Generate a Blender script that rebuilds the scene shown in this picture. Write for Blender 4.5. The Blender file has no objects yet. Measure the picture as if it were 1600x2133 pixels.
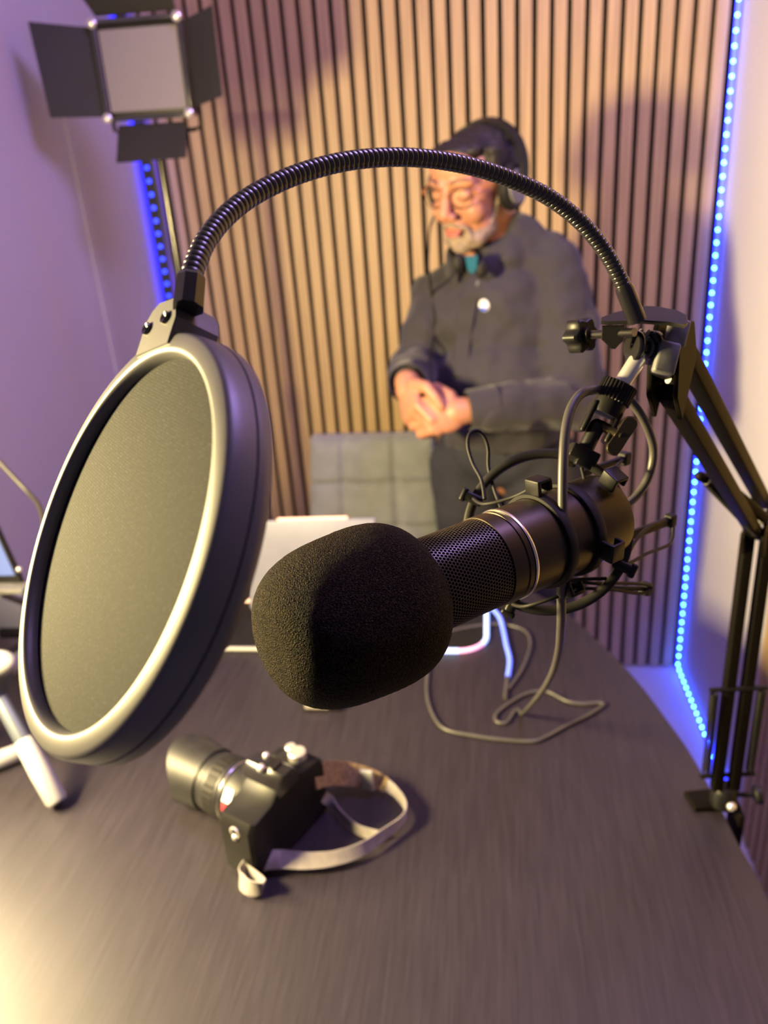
import bpy, math, random
from mathutils import Vector, Matrix, noise
V = Vector
random.seed(4)
PI = math.pi
scn = bpy.context.scene
COL = scn.collection

# ------------------------------------------------------------------ camera
# world: X right along the slatted wall, Y towards it, Z up, floor at 0
F_PX = 1602.0
CAM_R = Matrix(((0.98987824, -0.01595168, -0.14101993),
                (0.1236639, -0.39057084, 0.91222895),
                (-0.06962986, -0.92043466, -0.38464493)))
CAM_LOC = V((0, 0, 1.45))

def ray(px, py):
    return CAM_R @ V((px - 800, py - 1066.5, F_PX))
def W(px, py, D):                       # point at depth D metres along the view
    return CAM_LOC + ray(px, py) * (D / F_PX)
def atY(px, py, Y):
    r = ray(px, py); return CAM_LOC + r * (Y / r.y)
def atZ(px, py, Z):
    r = ray(px, py); return CAM_LOC + r * ((Z - 1.45) / r.z)
def atX(px, py, X):
    r = ray(px, py); return CAM_LOC + r * (X / r.x)

cd = bpy.data.cameras.new('camera'); cam = bpy.data.objects.new('camera', cd); COL.objects.link(cam)
r_, u_, b_ = CAM_R @ V((1, 0, 0)), CAM_R @ V((0, -1, 0)), CAM_R @ V((0, 0, -1))
m = Matrix((r_, u_, b_)).transposed().to_4x4(); m.translation = CAM_LOC
cam.matrix_world = m
cd.sensor_fit = 'VERTICAL'; cd.sensor_height = 36; cd.sensor_width = 27; cd.lens = F_PX / 2133 * 36
cd.clip_start = 0.02
cd.dof.use_dof = True; cd.dof.focus_distance = 0.375; cd.dof.aperture_fstop = 7.6; cd.dof.aperture_blades = 0
scn.camera = cam

# ------------------------------------------------------------------ light and exposure
vs = scn.view_settings
vs.view_transform = 'Standard'; vs.look = 'None'; vs.exposure = -0.03; vs.gamma = 1.0; vs.use_curve_mapping = False
wd = bpy.data.worlds.new('world'); scn.world = wd; wd.use_nodes = True
bg = wd.node_tree.nodes['Background']; bg.inputs[0].default_value = (0.60, 0.50, 0.78, 1); bg.inputs[1].default_value = 0.15

def area(name, loc, target, size, size_y, power, color, spread=None):
    l = bpy.data.lights.new(name, 'AREA'); l.shape = 'RECTANGLE'; l.size = size; l.size_y = size_y
    l.energy = power; l.color = color
    if spread: l.spread = spread
    o = bpy.data.objects.new(name, l); COL.objects.link(o); o.location = loc
    o.rotation_euler = (V(target) - V(loc)).to_track_quat('-Z', 'Y').to_euler()
    return o
def spot(name, loc, target, power, color, angle, blend, rad):
    l = bpy.data.lights.new(name, 'SPOT'); l.energy = power; l.color = color
    l.spot_size = math.radians(angle); l.spot_blend = blend; l.shadow_soft_size = rad
    o = bpy.data.objects.new(name, l); COL.objects.link(o); o.location = loc
    o.rotation_euler = (V(target) - V(loc)).to_track_quat('-Z', 'Y').to_euler()
    return o
area('key_lamp', (-0.865, 0.38, 1.40), (0.0, 0.90, 1.24), 0.18, 0.18, 45, (1.0, 0.78, 0.34), math.radians(136))
area('desk_fill', (-0.86, 0.60, 1.12), (-0.52, 0.46, 0.75), 0.26, 0.26, 11.0, (1.0, 0.78, 0.42), math.radians(105))  # unseen warm fill added to brighten the left end of the desk
area('purple_lamp', (0.38, 0.85, 2.40), (-0.25, 1.80, 0.9), 0.5, 0.5, 25, (0.48, 0.32, 1.0))

# ------------------------------------------------------------------ materials
def mat(name, color, rough=0.5, metal=0.0, spec=0.5, noise_scale=None, noise_amt=0.15, bump=0.0, bump_scale=None,
        emit=None, emit_s=0, coat=0, sheen=0, trans=0, dist=0.001, detail=4):
    m = bpy.data.materials.new(name); m.use_nodes = True
    nt = m.node_tree; b = nt.nodes['Principled BSDF']
    b.inputs['Base Color'].default_value = (*color, 1); b.inputs['Roughness'].default_value = rough
    b.inputs['Metallic'].default_value = metal; b.inputs['Specular IOR Level'].default_value = spec
    b.inputs['Coat Weight'].default_value = coat; b.inputs['Sheen Weight'].default_value = sheen
    b.inputs['Transmission Weight'].default_value = trans
    if emit: b.inputs['Emission Color'].default_value = (*emit, 1); b.inputs['Emission Strength'].default_value = emit_s
    tc = nt.nodes.new('ShaderNodeTexCoord')
    if noise_scale:
        n = nt.nodes.new('ShaderNodeTexNoise'); n.inputs['Scale'].default_value = noise_scale; n.inputs['Detail'].default_value = detail
        nt.links.new(tc.outputs['Object'], n.inputs['Vector'])
        r = nt.nodes.new('ShaderNodeValToRGB')
        r.color_ramp.elements[0].position = 0.3; r.color_ramp.elements[1].position = 0.7
        r.color_ramp.elements[0].color = (*[c * (1 - noise_amt) for c in color], 1)
        r.color_ramp.elements[1].color = (*[min(1, c * (1 + noise_amt)) for c in color], 1)
        nt.links.new(n.outputs['Fac'], r.inputs[0]); nt.links.new(r.outputs[0], b.inputs['Base Color'])
    if bump:
        n2 = nt.nodes.new('ShaderNodeTexNoise'); n2.inputs['Scale'].default_value = bump_scale or 200; n2.inputs['Detail'].default_value = 3
        nt.links.new(tc.outputs['Object'], n2.inputs['Vector'])
        bp = nt.nodes.new('ShaderNodeBump'); bp.inputs['Strength'].default_value = bump; bp.inputs['Distance'].default_value = dist
        nt.links.new(n2.outputs['Fac'], bp.inputs['Height']); nt.links.new(bp.outputs[0], b.inputs['Normal'])
    return m

M = {}
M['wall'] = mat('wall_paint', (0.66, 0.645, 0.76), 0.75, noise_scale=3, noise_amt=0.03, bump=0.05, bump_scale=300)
M['wall_dim'] = mat('dimmed_wall_paint', (0.48, 0.45, 0.56), 0.75, noise_scale=3, noise_amt=0.03, bump=0.05, bump_scale=300)  # wall paint darkened in colour, standing in for weaker light on the left wall
M['felt'] = mat('black_felt', (0.003, 0.003, 0.003), 0.95, spec=0.1)
M['floor'] = mat('pale_floor', (0.62, 0.62, 0.66), 0.35, noise_scale=5, noise_amt=0.05)
M['ceiling'] = mat('ceiling_paint', (0.7, 0.68, 0.72), 0.8, noise_scale=3, noise_amt=0.03)
M['black'] = mat('black_plastic', (0.009, 0.0085, 0.009), 0.42, spec=0.22, noise_scale=60, noise_amt=0.2, bump=0.1, bump_scale=900, dist=0.0002)
M['satin'] = mat('satin_black_plastic', (0.095, 0.093, 0.098), 0.42, spec=0.8, noise_scale=40, noise_amt=0.12, bump=0.12, bump_scale=1800, dist=0.0002)
M['gloss'] = mat('gloss_black', (0.012, 0.011, 0.012), 0.2, spec=0.7, noise_scale=60, noise_amt=0.2)
M['goose'] = mat('black_lacquered_steel', (0.014, 0.013, 0.013), 0.24, spec=0.9, noise_scale=90, noise_amt=0.25)
M['armpaint'] = mat('black_powder_coat', (0.0045, 0.0034, 0.0022), 0.55, spec=0.1, noise_scale=50, noise_amt=0.15, bump=0.1, bump_scale=1200, dist=0.0002)
M['grey'] = mat('grey_plastic', (0.16, 0.16, 0.17), 0.5, noise_scale=150, noise_amt=0.25)
M['steel'] = mat('bright_steel', (0.85, 0.82, 0.80), 0.30, 0.75, noise_scale=60, noise_amt=0.1)
M['darksteel'] = mat('dark_threaded_steel', (0.25, 0.24, 0.25), 0.3, 1.0, noise_scale=60, noise_amt=0.2)
M['silver'] = mat('silver_ring', (0.85, 0.8, 0.76), 0.25, 1.0, noise_scale=60, noise_amt=0.1)
M['micbody'] = mat('matt_black_metal', (0.055, 0.043, 0.027), 0.36, 0.75, spec=0.5, noise_scale=60, noise_amt=0.1, bump=0.05, bump_scale=2500, dist=0.0001)
M['rubber'] = mat('black_rubber', (0.009, 0.008, 0.008), 0.6, spec=0.3, noise_scale=100, noise_amt=0.2)
M['cable'] = mat('grey_black_cable', (0.06, 0.055, 0.052), 0.42, noise_scale=30, noise_amt=0.15)
M['cloth_shirt'] = mat('charcoal_shirt', (0.025, 0.022, 0.033), 0.85, sheen=0.15, noise_scale=14, noise_amt=0.12, bump=0.3, bump_scale=60, dist=0.004)
M['cloth_trousers'] = mat('navy_denim', (0.022, 0.022, 0.04), 0.9, noise_scale=12, noise_amt=0.2, bump=0.3, bump_scale=50, dist=0.004)
M['rimdark'] = mat('brown_acetate', (0.10, 0.04, 0.02), 0.25, noise_scale=60, noise_amt=0.25)
M['skin'] = mat('skin', (0.42, 0.185, 0.12), 0.5, noise_scale=14, noise_amt=0.1, bump=0.08, bump_scale=150)
M['lip'] = mat('lip', (0.36, 0.11, 0.095), 0.45, noise_scale=60, noise_amt=0.1)
M['hair'] = mat('dark_hair', (0.010, 0.006, 0.009), 0.6, noise_scale=90, noise_amt=0.5, bump=0.6, bump_scale=160, dist=0.003)
M['beard'] = mat('grey_beard', (0.27, 0.20, 0.17), 0.85, noise_scale=130, noise_amt=0.25, bump=0.6, bump_scale=300, dist=0.002)
M['brow'] = mat('brow_hair', (0.16, 0.09, 0.06), 0.8, noise_scale=200, noise_amt=0.3)
M['teal'] = mat('teal_cotton', (0.003, 0.09, 0.18), 0.8, noise_scale=50, noise_amt=0.1)
M['amber'] = mat('amber_acetate', (0.45, 0.17, 0.04), 0.25, noise_scale=60, noise_amt=0.25)
M['chair'] = mat('grey_upholstery', (0.20, 0.21, 0.24), 0.9, sheen=0.3, noise_scale=25, noise_amt=0.12, bump=0.3, bump_scale=800, dist=0.0006)
M['white'] = mat('white_plastic', (0.38, 0.375, 0.39), 0.35, noise_scale=20, noise_amt=0.03)
M['bluegrey'] = mat('grey_blue_metal', (0.12, 0.14, 0.18), 0.4, 0.4, noise_scale=20, noise_amt=0.08)
M['laptop'] = mat('brushed_aluminium', (0.22, 0.225, 0.33), 0.4, 0.2, noise_scale=40, noise_amt=0.04)
M['screen'] = mat('phone_screen', (0.05, 0.07, 0.14), 0.2, emit=(0.36, 0.44, 0.90), emit_s=0.7)
M['led_white'] = mat('badge_white', (0.85, 0.85, 0.88), 0.3, noise_scale=200, noise_amt=0.1)
M['led_blue'] = mat('badge_blue', (0.05, 0.10, 0.75), 0.3, noise_scale=200, noise_amt=0.1)
M['barn'] = mat('matt_black_sheet_metal', (0.010, 0.008, 0.011), 0.55, noise_scale=20, noise_amt=0.15)
M['diffuser'] = mat('opal_diffuser', (0.22, 0.20, 0.215), 0.12, coat=0.6, noise_scale=8, noise_amt=0.02)
M['panelrim'] = mat('gloss_dark_rim', (0.03, 0.03, 0.03), 0.12, spec=1.0, noise_scale=20, noise_amt=0.15)
M['strap'] = mat('woven_strap', (0.28, 0.25, 0.25), 0.6, sheen=0.3, noise_scale=90, noise_amt=0.2, bump=0.6, bump_scale=700, dist=0.0006)
M['straptan'] = mat('tan_woven_pad', (0.22, 0.15, 0.07), 0.7, noise_scale=200, noise_amt=0.4)
M['lensbarrel'] = mat('lens_barrel', (0.014, 0.0135, 0.015), 0.48, spec=0.45, noise_scale=60, noise_amt=0.2)
M['red'] = mat('red_print', (0.5, 0.03, 0.05), 0.4, noise_scale=60, noise_amt=0.1)
M['glass'] = mat('coated_glass', (0.02, 0.02, 0.04), 0.05, spec=1.0, noise_scale=5, noise_amt=0.2)
M['ledblue'] = mat('blue_led', (0.2, 0.4, 1), 0.3, emit=(0.07, 0.34, 1.0), emit_s=42)
M['ledblue_l'] = mat('deep_blue_led', (0.1, 0.2, 1), 0.3, emit=(0.006, 0.028, 1.0), emit_s=5)
M['tape'] = mat('glowing_led_tape', (0.2, 0.25, 0.9), 0.4, emit=(0.008, 0.014, 1.0), emit_s=16)
M['tape_l'] = mat('black_led_tape', (0.01, 0.01, 0.02), 0.6, noise_scale=60, noise_amt=0.2)
M['glow_blue'] = mat('blue_light_tube', (0.2, 0.3, 1), 0.3, emit=(0.10, 0.16, 1.0), emit_s=1.44)
M['glow_white'] = mat('blue_white_light_tube', (0.6, 0.7, 1), 0.3, emit=(0.28, 0.46, 1.0), emit_s=1.92)
M['glow_pink'] = mat('pink_light_tube', (0.9, 0.5, 0.8), 0.3, emit=(1.0, 0.36, 0.66), emit_s=1.056)
M['glow_coral'] = mat('coral_light_tube', (1.0, 0.6, 0.5), 0.3, emit=(1.0, 0.52, 0.40), emit_s=0.864)

def node_mat(name):
    m = bpy.data.materials.new(name); m.use_nodes = True
    return m, m.node_tree, m.node_tree.nodes['Principled BSDF']
def N(nt, t, **kw):
    n = nt.nodes.new(t)
    for k, v in kw.items(): setattr(n, k, v)
    return n
def math_node(nt, op, a, b=None):
    n = nt.nodes.new('ShaderNodeMath'); n.operation = op
    for i, x in enumerate((a, b)):
        if x is None: continue
        if isinstance(x, (int, float)): n.inputs[i].default_value = x
        else: nt.links.new(x, n.inputs[i])
    return n.outputs[0]

# oak slats: grain stretched along Z, tone varies slat to slat
m_, nt, b = node_mat('oak_veneer'); M['oak'] = m_
tc = N(nt, 'ShaderNodeTexCoord'); mp = N(nt, 'ShaderNodeMapping'); mp.inputs['Scale'].default_value = (60, 60, 1.6)
nt.links.new(tc.outputs['Object'], mp.inputs[0])
n1 = N(nt, 'ShaderNodeTexNoise'); n1.inputs['Scale'].default_value = 3; n1.inputs['Detail'].default_value = 5
nt.links.new(mp.outputs[0], n1.inputs['Vector'])
rp = N(nt, 'ShaderNodeValToRGB'); rp.color_ramp.elements[0].position = .3; rp.color_ramp.elements[1].position = .72
rp.color_ramp.elements[0].color = (0.40, 0.27, 0.125, 1); rp.color_ramp.elements[1].color = (0.60, 0.43, 0.205, 1)
nt.links.new(n1.outputs['Fac'], rp.inputs[0]); nt.links.new(rp.outputs[0], b.inputs['Base Color'])
b.inputs['Roughness'].default_value = 0.5

# desk top: dark wood laminate with fine grain
m_, nt, b = node_mat('black_brown_wood_laminate'); M['desk'] = m_
tc = N(nt, 'ShaderNodeTexCoord'); mp = N(nt, 'ShaderNodeMapping'); mp.inputs['Scale'].default_value = (90, 4, 1)
mp.inputs['Rotation'].default_value = (0, 0, 0.12)
nt.links.new(tc.outputs['Object'], mp.inputs[0])
n1 = N(nt, 'ShaderNodeTexNoise'); n1.inputs['Scale'].default_value = 3.5; n1.inputs['Detail'].default_value = 6; n1.inputs['Roughness'].default_value = .6
nt.links.new(mp.outputs[0], n1.inputs['Vector'])
rp = N(nt, 'ShaderNodeValToRGB'); rp.color_ramp.elements[0].position = .3; rp.color_ramp.elements[1].position = .75
rp.color_ramp.elements[0].color = (0.014, 0.011, 0.016, 1); rp.color_ramp.elements[1].color = (0.028, 0.022, 0.030, 1)
nt.links.new(n1.outputs['Fac'], rp.inputs[0]); nt.links.new(rp.outputs[0], b.inputs['Base Color'])
n2 = N(nt, 'ShaderNodeTexNoise'); n2.inputs['Scale'].default_value = 9; n2.inputs['Detail'].default_value = 4
nt.links.new(tc.outputs['Object'], n2.inputs['Vector'])
mr = N(nt, 'ShaderNodeMapRange'); mr.inputs['To Min'].default_value = 0.40; mr.inputs['To Max'].default_value = 0.52
nt.links.new(n2.outputs['Fac'], mr.inputs['Value']); nt.links.new(mr.outputs[0], b.inputs['Roughness'])
bp = N(nt, 'ShaderNodeBump'); bp.inputs['Strength'].default_value = 0.18; bp.inputs['Distance'].default_value = 0.0004
nt.links.new(n1.outputs['Fac'], bp.inputs['Height']); nt.links.new(bp.outputs[0], b.inputs['Normal'])
b.inputs['Specular IOR Level'].default_value = 0.45

# foam: pores and tiny glints
m_, nt, b = node_mat('open_cell_foam'); M['foam'] = m_
tc = N(nt, 'ShaderNodeTexCoord')
vo = N(nt, 'ShaderNodeTexVoronoi'); vo.inputs['Scale'].default_value = 1500
nz = N(nt, 'ShaderNodeTexNoise'); nz.inputs['Scale'].default_value = 1300; nz.inputs['Detail'].default_value = 2
nt.links.new(tc.outputs['Object'], vo.inputs['Vector']); nt.links.new(tc.outputs['Object'], nz.inputs['Vector'])
rp = N(nt, 'ShaderNodeValToRGB'); rp.color_ramp.elements[0].position = .44; rp.color_ramp.elements[1].position = .66
rp.color_ramp.elements[0].color = (0.0015, 0.001, 0.0005, 1); rp.color_ramp.elements[1].color = (0.042, 0.030, 0.014, 1)
nt.links.new(nz.outputs['Fac'], rp.inputs[0]); nt.links.new(rp.outputs[0], b.inputs['Base Color'])
bp = N(nt, 'ShaderNodeBump'); bp.inputs['Strength'].default_value = 0.9; bp.inputs['Distance'].default_value = 0.0009
nt.links.new(vo.outputs['Distance'], bp.inputs['Height']); nt.links.new(bp.outputs[0], b.inputs['Normal'])
b.inputs['Roughness'].default_value = 0.6; b.inputs['Specular IOR Level'].default_value = 0.08

# pop filter cloth: fine diagonal knit with pale specks
m_, nt, b = node_mat('knitted_nylon_mesh'); M['mesh_cloth'] = m_
tc = N(nt, 'ShaderNodeTexCoord')
w1 = N(nt, 'ShaderNodeTexWave'); w1.inputs['Scale'].default_value = 330; w1.inputs['Distortion'].default_value = .6
w2 = N(nt, 'ShaderNodeTexWave'); w2.bands_direction = 'Z'; w2.inputs['Scale'].default_value = 330; w2.inputs['Distortion'].default_value = .6
nt.links.new(tc.outputs['UV'], w1.inputs['Vector']); nt.links.new(tc.outputs['Object'], w2.inputs['Vector'])
ad = math_node(nt, 'MULTIPLY', w1.outputs['Fac'], w2.outputs['Fac'])
nz = N(nt, 'ShaderNodeTexNoise'); nz.inputs['Scale'].default_value = 1000; nz.inputs['Detail'].default_value = 3
nt.links.new(tc.outputs['Object'], nz.inputs['Vector'])
sm = math_node(nt, 'ADD', math_node(nt, 'MULTIPLY', ad, 0.28), math_node(nt, 'MULTIPLY', nz.outputs['Fac'], 0.8))
rp = N(nt, 'ShaderNodeValToRGB'); rp.color_ramp.elements[0].position = .36; rp.color_ramp.elements[1].position = .66
rp.color_ramp.elements[0].color = (0.002, 0.002, 0.0025, 1); rp.color_ramp.elements[1].color = (0.016, 0.0185, 0.027, 1)
e = rp.color_ramp.elements.new(0.78); e.color = (0.10, 0.10, 0.10, 1)
nt.links.new(sm, rp.inputs[0]); nt.links.new(rp.outputs[0], b.inputs['Base Color'])
bp = N(nt, 'ShaderNodeBump'); bp.inputs['Strength'].default_value = 0.4; bp.inputs['Distance'].default_value = 0.0003
nt.links.new(sm, bp.inputs['Height']); nt.links.new(bp.outputs[0], b.inputs['Normal'])
b.inputs['Roughness'].default_value = 0.8; b.inputs['Specular IOR Level'].default_value = 0.2

# perforated grille: hexagonal pattern of round holes, UV in millimetres
m_, nt, b = node_mat('perforated_grille'); M['grille'] = m_
tc = N(nt, 'ShaderNodeTexCoord'); sp = N(nt, 'ShaderNodeSeparateXYZ'); nt.links.new(tc.outputs['UV'], sp.inputs[0])
a_ = 2.0; c_ = a_ * math.sqrt(3)
def hexd(ou, ov):
    u = math_node(nt, 'SUBTRACT', math_node(nt, 'FLOORED_MODULO', math_node(nt, 'ADD', sp.outputs[1], ou), a_), a_ / 2)
    v = math_node(nt, 'SUBTRACT', math_node(nt, 'FLOORED_MODULO', math_node(nt, 'ADD', sp.outputs[0], ov), c_), c_ / 2)
    return math_node(nt, 'SQRT', math_node(nt, 'ADD', math_node(nt, 'MULTIPLY', u, u), math_node(nt, 'MULTIPLY', v, v)))
dmin = math_node(nt, 'MINIMUM', hexd(0, 0), hexd(a_ / 2, c_ / 2))
mr = N(nt, 'ShaderNodeMapRange'); mr.inputs['From Min'].default_value = .70; mr.inputs['From Max'].default_value = .82
nt.links.new(dmin, mr.inputs['Value'])
mx = N(nt, 'ShaderNodeMix', data_type='RGBA'); mx.inputs[6].default_value = (0.001, 0.001, 0.001, 1); mx.inputs[7].default_value = (0.065, 0.052, 0.035, 1)
nt.links.new(mr.outputs[0], mx.inputs[0]); nt.links.new(mx.outputs[2], b.inputs['Base Color'])
nt.links.new(math_node(nt, 'MULTIPLY', mr.outputs[0], 0.6), b.inputs['Specular IOR Level'])
nt.links.new(math_node(nt, 'MULTIPLY', mr.outputs[0], 0.5), b.inputs['Metallic'])
bp = N(nt, 'ShaderNodeBump'); bp.inputs['Strength'].default_value = 0.8; bp.inputs['Distance'].default_value = 0.0006
nt.links.new(mr.outputs[0], bp.inputs['Height']); nt.links.new(bp.outputs[0], b.inputs['Normal'])
b.inputs['Roughness'].default_value = 0.35

# ------------------------------------------------------------------ mesh helpers
def basis(n, up=V((0, 0, 1))):
    n = n.normalized()
    if abs(n.dot(up)) > 0.98: up = V((0, 1, 0))
    x = up.cross(n).normalized(); y = n.cross(x)
    return x, y, n

class MB:
    def __init__(s): s.v = []; s.f = []; s.uv = None; s.mi = []; s.cur = 0
    def addf(s, f): s.f.append(f); s.mi.append(s.cur)
    def grid(s, rows, close_u=True, cap0=False, cap1=False):      # rows: list of rings
        base = len(s.v); n = len(rows[0])
        for r in rows: s.v.extend(r)
        for i in range(len(rows) - 1):
            for j in range(n if close_u else n - 1):
                k = (j + 1) % n
                s.addf((base + i * n + j, base + i * n + k, base + (i + 1) * n + k, base + (i + 1) * n + j))
        if cap0: s.addf(tuple(base + j for j in reversed(range(n))))
        if cap1: s.addf(tuple(base + (len(rows) - 1) * n + j for j in range(n)))
    def box(s, c, size, ax=None, bevel=0.0):
        c = V(c); ax = ax or (V((1, 0, 0)), V((0, 1, 0)), V((0, 0, 1)))
        h = [x / 2 for x in size]
        if bevel <= 0:
            b0 = len(s.v)
            for z in (-1, 1):
                for y in (-1, 1):
                    for x in (-1, 1): s.v.append(c + ax[0] * h[0] * x + ax[1] * h[1] * y + ax[2] * h[2] * z)
            for f in ((0, 2, 3, 1), (4, 5, 7, 6), (0, 1, 5, 4), (2, 6, 7, 3), (0, 4, 6, 2), (1, 3, 7, 5)): s.addf(tuple(b0 + i for i in f))
        else:
            bv = min(bevel, min(h) * .98)
            def ring(z, d):
                out = []
                for sx, sy, a0 in ((1, 1, 0), (-1, 1, 90), (-1, -1, 180), (1, -1, 270)):
                    for k in range(4):
                        a = math.radians(a0 + k * 30)
                        rr = bv - d
                        out.append(c + ax[0] * (sx * (h[0] - bv) + rr * math.cos(a)) + ax[1] * (sy * (h[1] - bv) + rr * math.sin(a)) + ax[2] * z)
                return out
            rows = []
            for k in range(4):
                a = math.radians(90 - k * 30); rows.append(ring(-(h[2] - bv) - bv * math.sin(a), bv - bv * math.cos(a)))
            for k in range(4):
                a = math.radians(k * 30); rows.append(ring((h[2] - bv) + bv * math.sin(a), bv - bv * math.cos(a)))
            s.grid(rows, True, True, True)
    def tube(s, pts, r, n=16, caps=True, closed=False, ref=None, squash=1.0):
        pts = [V(p) for p in pts]; L = len(pts)
        rr = r if isinstance(r, (list, tuple)) else [r] * L
        rows = []; prev = None
        for i, p in enumerate(pts):
            a = pts[(i - 1) % L] if (closed or i > 0) else p
            b = pts[(i + 1) % L] if (closed or i < L - 1) else p
            t = (b - a).normalized()
            if prev is None: x, y, _ = basis(t, ref or V((0, 0, 1)))
            else:
                x = (prev - t * prev.dot(t)).normalized(); y = t.cross(x)
            prev = x
            rows.append([p + (x * math.cos(q) + y * squash * math.sin(q)) * rr[i] for q in [2 * PI * j / n for j in range(n)]])
        if closed: rows.append(rows[0]); s.grid(rows)
        else: s.grid(rows, True, caps, caps)
    def lathe(s, prof, c, axis, n=48, caps=(False, False), up=V((0, 0, 1)), a0=0, a1=2 * PI, uvscale=None):
        x, y, z = basis(V(axis), up); c = V(c)
        full = abs(a1 - a0 - 2 * PI) < 1e-6
        base = len(s.v)
        angs = [a0 + (a1 - a0) * j / n for j in range(n if full else n + 1)]
        rows = [[c + z * h + (x * math.cos(a) + y * math.sin(a)) * r for a in angs] for r, h in prof]
        s.grid(rows, full, *caps)
    def prism(s, outline, c, ax, depth, bevel=0.0):             # outline in (ax0, ax1), from 0 to depth along ax2
        c = V(c); a, b, d = ax
        if bevel:
            cx = sum(p[0] for p in outline) / len(outline); cy = sum(p[1] for p in outline) / len(outline)
            R = max(math.hypot(p[0] - cx, p[1] - cy) for p in outline); k = 1 - bevel / R
            ins = [(cx + (p[0] - cx) * k, cy + (p[1] - cy) * k) for p in outline]
            lay = [(ins, 0), (outline, bevel), (outline, depth - bevel), (ins, depth)]
        else: lay = [(outline, 0), (outline, depth)]
        rows = [[c + a * p[0] + b * p[1] + d * h for p in o] for o, h in lay]
        s.grid(rows, True, True, True)
    def ball(s, c, r, ax=None, n=20, m=12):
        c = V(c); r = (r, r, r) if isinstance(r, (int, float)) else r
        ax = ax or (V((1, 0, 0)), V((0, 1, 0)), V((0, 0, 1)))
        rows = []
        for i in range(1, m):
            t = PI * i / m
            rows.append([c + ax[0] * r[0] * math.sin(t) * math.cos(2 * PI * j / n) + ax[1] * r[1] * math.sin(t) * math.sin(2 * PI * j / n) - ax[2] * r[2] * math.cos(t) for j in range(n)])
        base = len(s.v); s.grid(rows)
        b = len(s.v); s.v.append(c - ax[2] * r[2]); s.v.append(c + ax[2] * r[2])
        for j in range(n):
            s.addf((base + (j + 1) % n, base + j, b)); s.addf((base + (m - 2) * n + j, base + (m - 2) * n + (j + 1) % n, b + 1))
    def rc(s, p0, r0, p1, r1, n=18):                             # round cone
        p0, p1 = V(p0), V(p1); d = (p1 - p0); L = d.length
        x, y, z = basis(d); rows = []
        for i in range(1, 6): a = PI / 2 * (1 - i / 6); rows.append((p0 - z * r0 * math.sin(a), r0 * math.cos(a)))
        rows.append((p0, r0)); rows.append((p1, r1))
        for i in range(1, 6): a = PI / 2 * i / 6; rows.append((p1 + z * r1 * math.sin(a), r1 * math.cos(a)))
        s.grid([[c + (x * math.cos(2 * PI * j / n) + y * math.sin(2 * PI * j / n)) * r for j in range(n)] for c, r in rows], True, True, True)
    def ribbon(s, pts, wdirs, width, thick):
        pts = [V(p) for p in pts]; rows = []
        for i, p in enumerate(pts):
            t = (pts[min(i + 1, len(pts) - 1)] - pts[max(i - 1, 0)]).normalized()
            w = V(wdirs[i]); w = (w - t * w.dot(t)).normalized(); nn = t.cross(w)
            ww = width[i] if isinstance(width, (list, tuple)) else width
            rows.append([p + w * ww / 2 * a + nn * thick / 2 * b for a, b in ((1, .4), (.96, 1), (-.96, 1), (-1, .4), (-1, -.4), (-.96, -1), (.96, -1), (1, -.4))])
        s.grid(rows, True, True, True)

def obj(name, mb, mt, parent=None, smooth=True, base=None, angle=40, label=None):
    me = bpy.data.meshes.new(name)
    off = V((0, 0, 0))
    if parent is not None: off = ROOT[parent.name]
    elif base is not None: off = V(base)
    me.from_pydata([tuple(v - off) for v in mb.v], [], mb.f)
    mts = mt if isinstance(mt, (list, tuple)) else [mt]
    for x in mts: me.materials.append(x)
    if len(mts) > 1:
        for p, i in zip(me.polygons, mb.mi): p.material_index = i
    me.validate()
    import bmesh
    bm = bmesh.new(); bm.from_mesh(me); bmesh.ops.recalc_face_normals(bm, faces=bm.faces); bm.to_mesh(me); bm.free()
    if smooth:
        me.polygons.foreach_set('use_smooth', [True] * len(me.polygons))
        try: me.set_sharp_from_angle(angle=math.radians(angle))
        except Exception: pass
    o = bpy.data.objects.new(name, me); COL.objects.link(o)
    if parent is not None: o.parent = parent
    else: o.location = off
    ROOT[o.name] = off
    if label: o['label'] = label
    return o
ROOT = {}
def thing(name, label, cat, loc=(0, 0, 0), group=None):
    o = bpy.data.objects.new(name, None); COL.objects.link(o); o.location = loc; o.empty_display_size = 0.05
    ROOT[o.name] = V(loc); o['label'] = label; o['category'] = cat
    if group: o['group'] = group
    return o
def tag(o, label, cat, group=None):
    o['label'] = label; o['category'] = cat
    if group: o['group'] = group
    return o
def struct(name, mb, mt, base=(0, 0, 0), parent=None, smooth=False):
    o = obj(name, mb, mt, parent, smooth, base)
    if parent is None: o['kind'] = 'structure'
    return o
def spline(pts, n=8, closed=False):                              # catmull-rom
    pts = [V(p) for p in pts]; L = len(pts); out = []
    rng = range(L) if closed else range(L - 1)
    for i in rng:
        if closed: p0, p1, p2, p3 = pts[i - 1], pts[i], pts[(i + 1) % L], pts[(i + 2) % L]
        else: p0, p1, p2, p3 = pts[max(i - 1, 0)], pts[i], pts[i + 1], pts[min(i + 2, L - 1)]
        for k in range(n):
            t = k / n
            out.append(0.5 * ((2 * p1) + (p2 - p0) * t + (2 * p0 - 5 * p1 + 4 * p2 - p3) * t * t + (3 * p1 - p0 - 3 * p2 + p3) * t ** 3))
    if not closed: out.append(pts[-1])
    return out
def lerp_list(vals, n_per, total):                               # resample per-control radii to spline samples
    out = []
    for i in range(total):
        x = i / n_per; k = min(int(x), len(vals) - 2); out.append(vals[k] + (vals[k + 1] - vals[k]) * (x - k))
    return out
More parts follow.
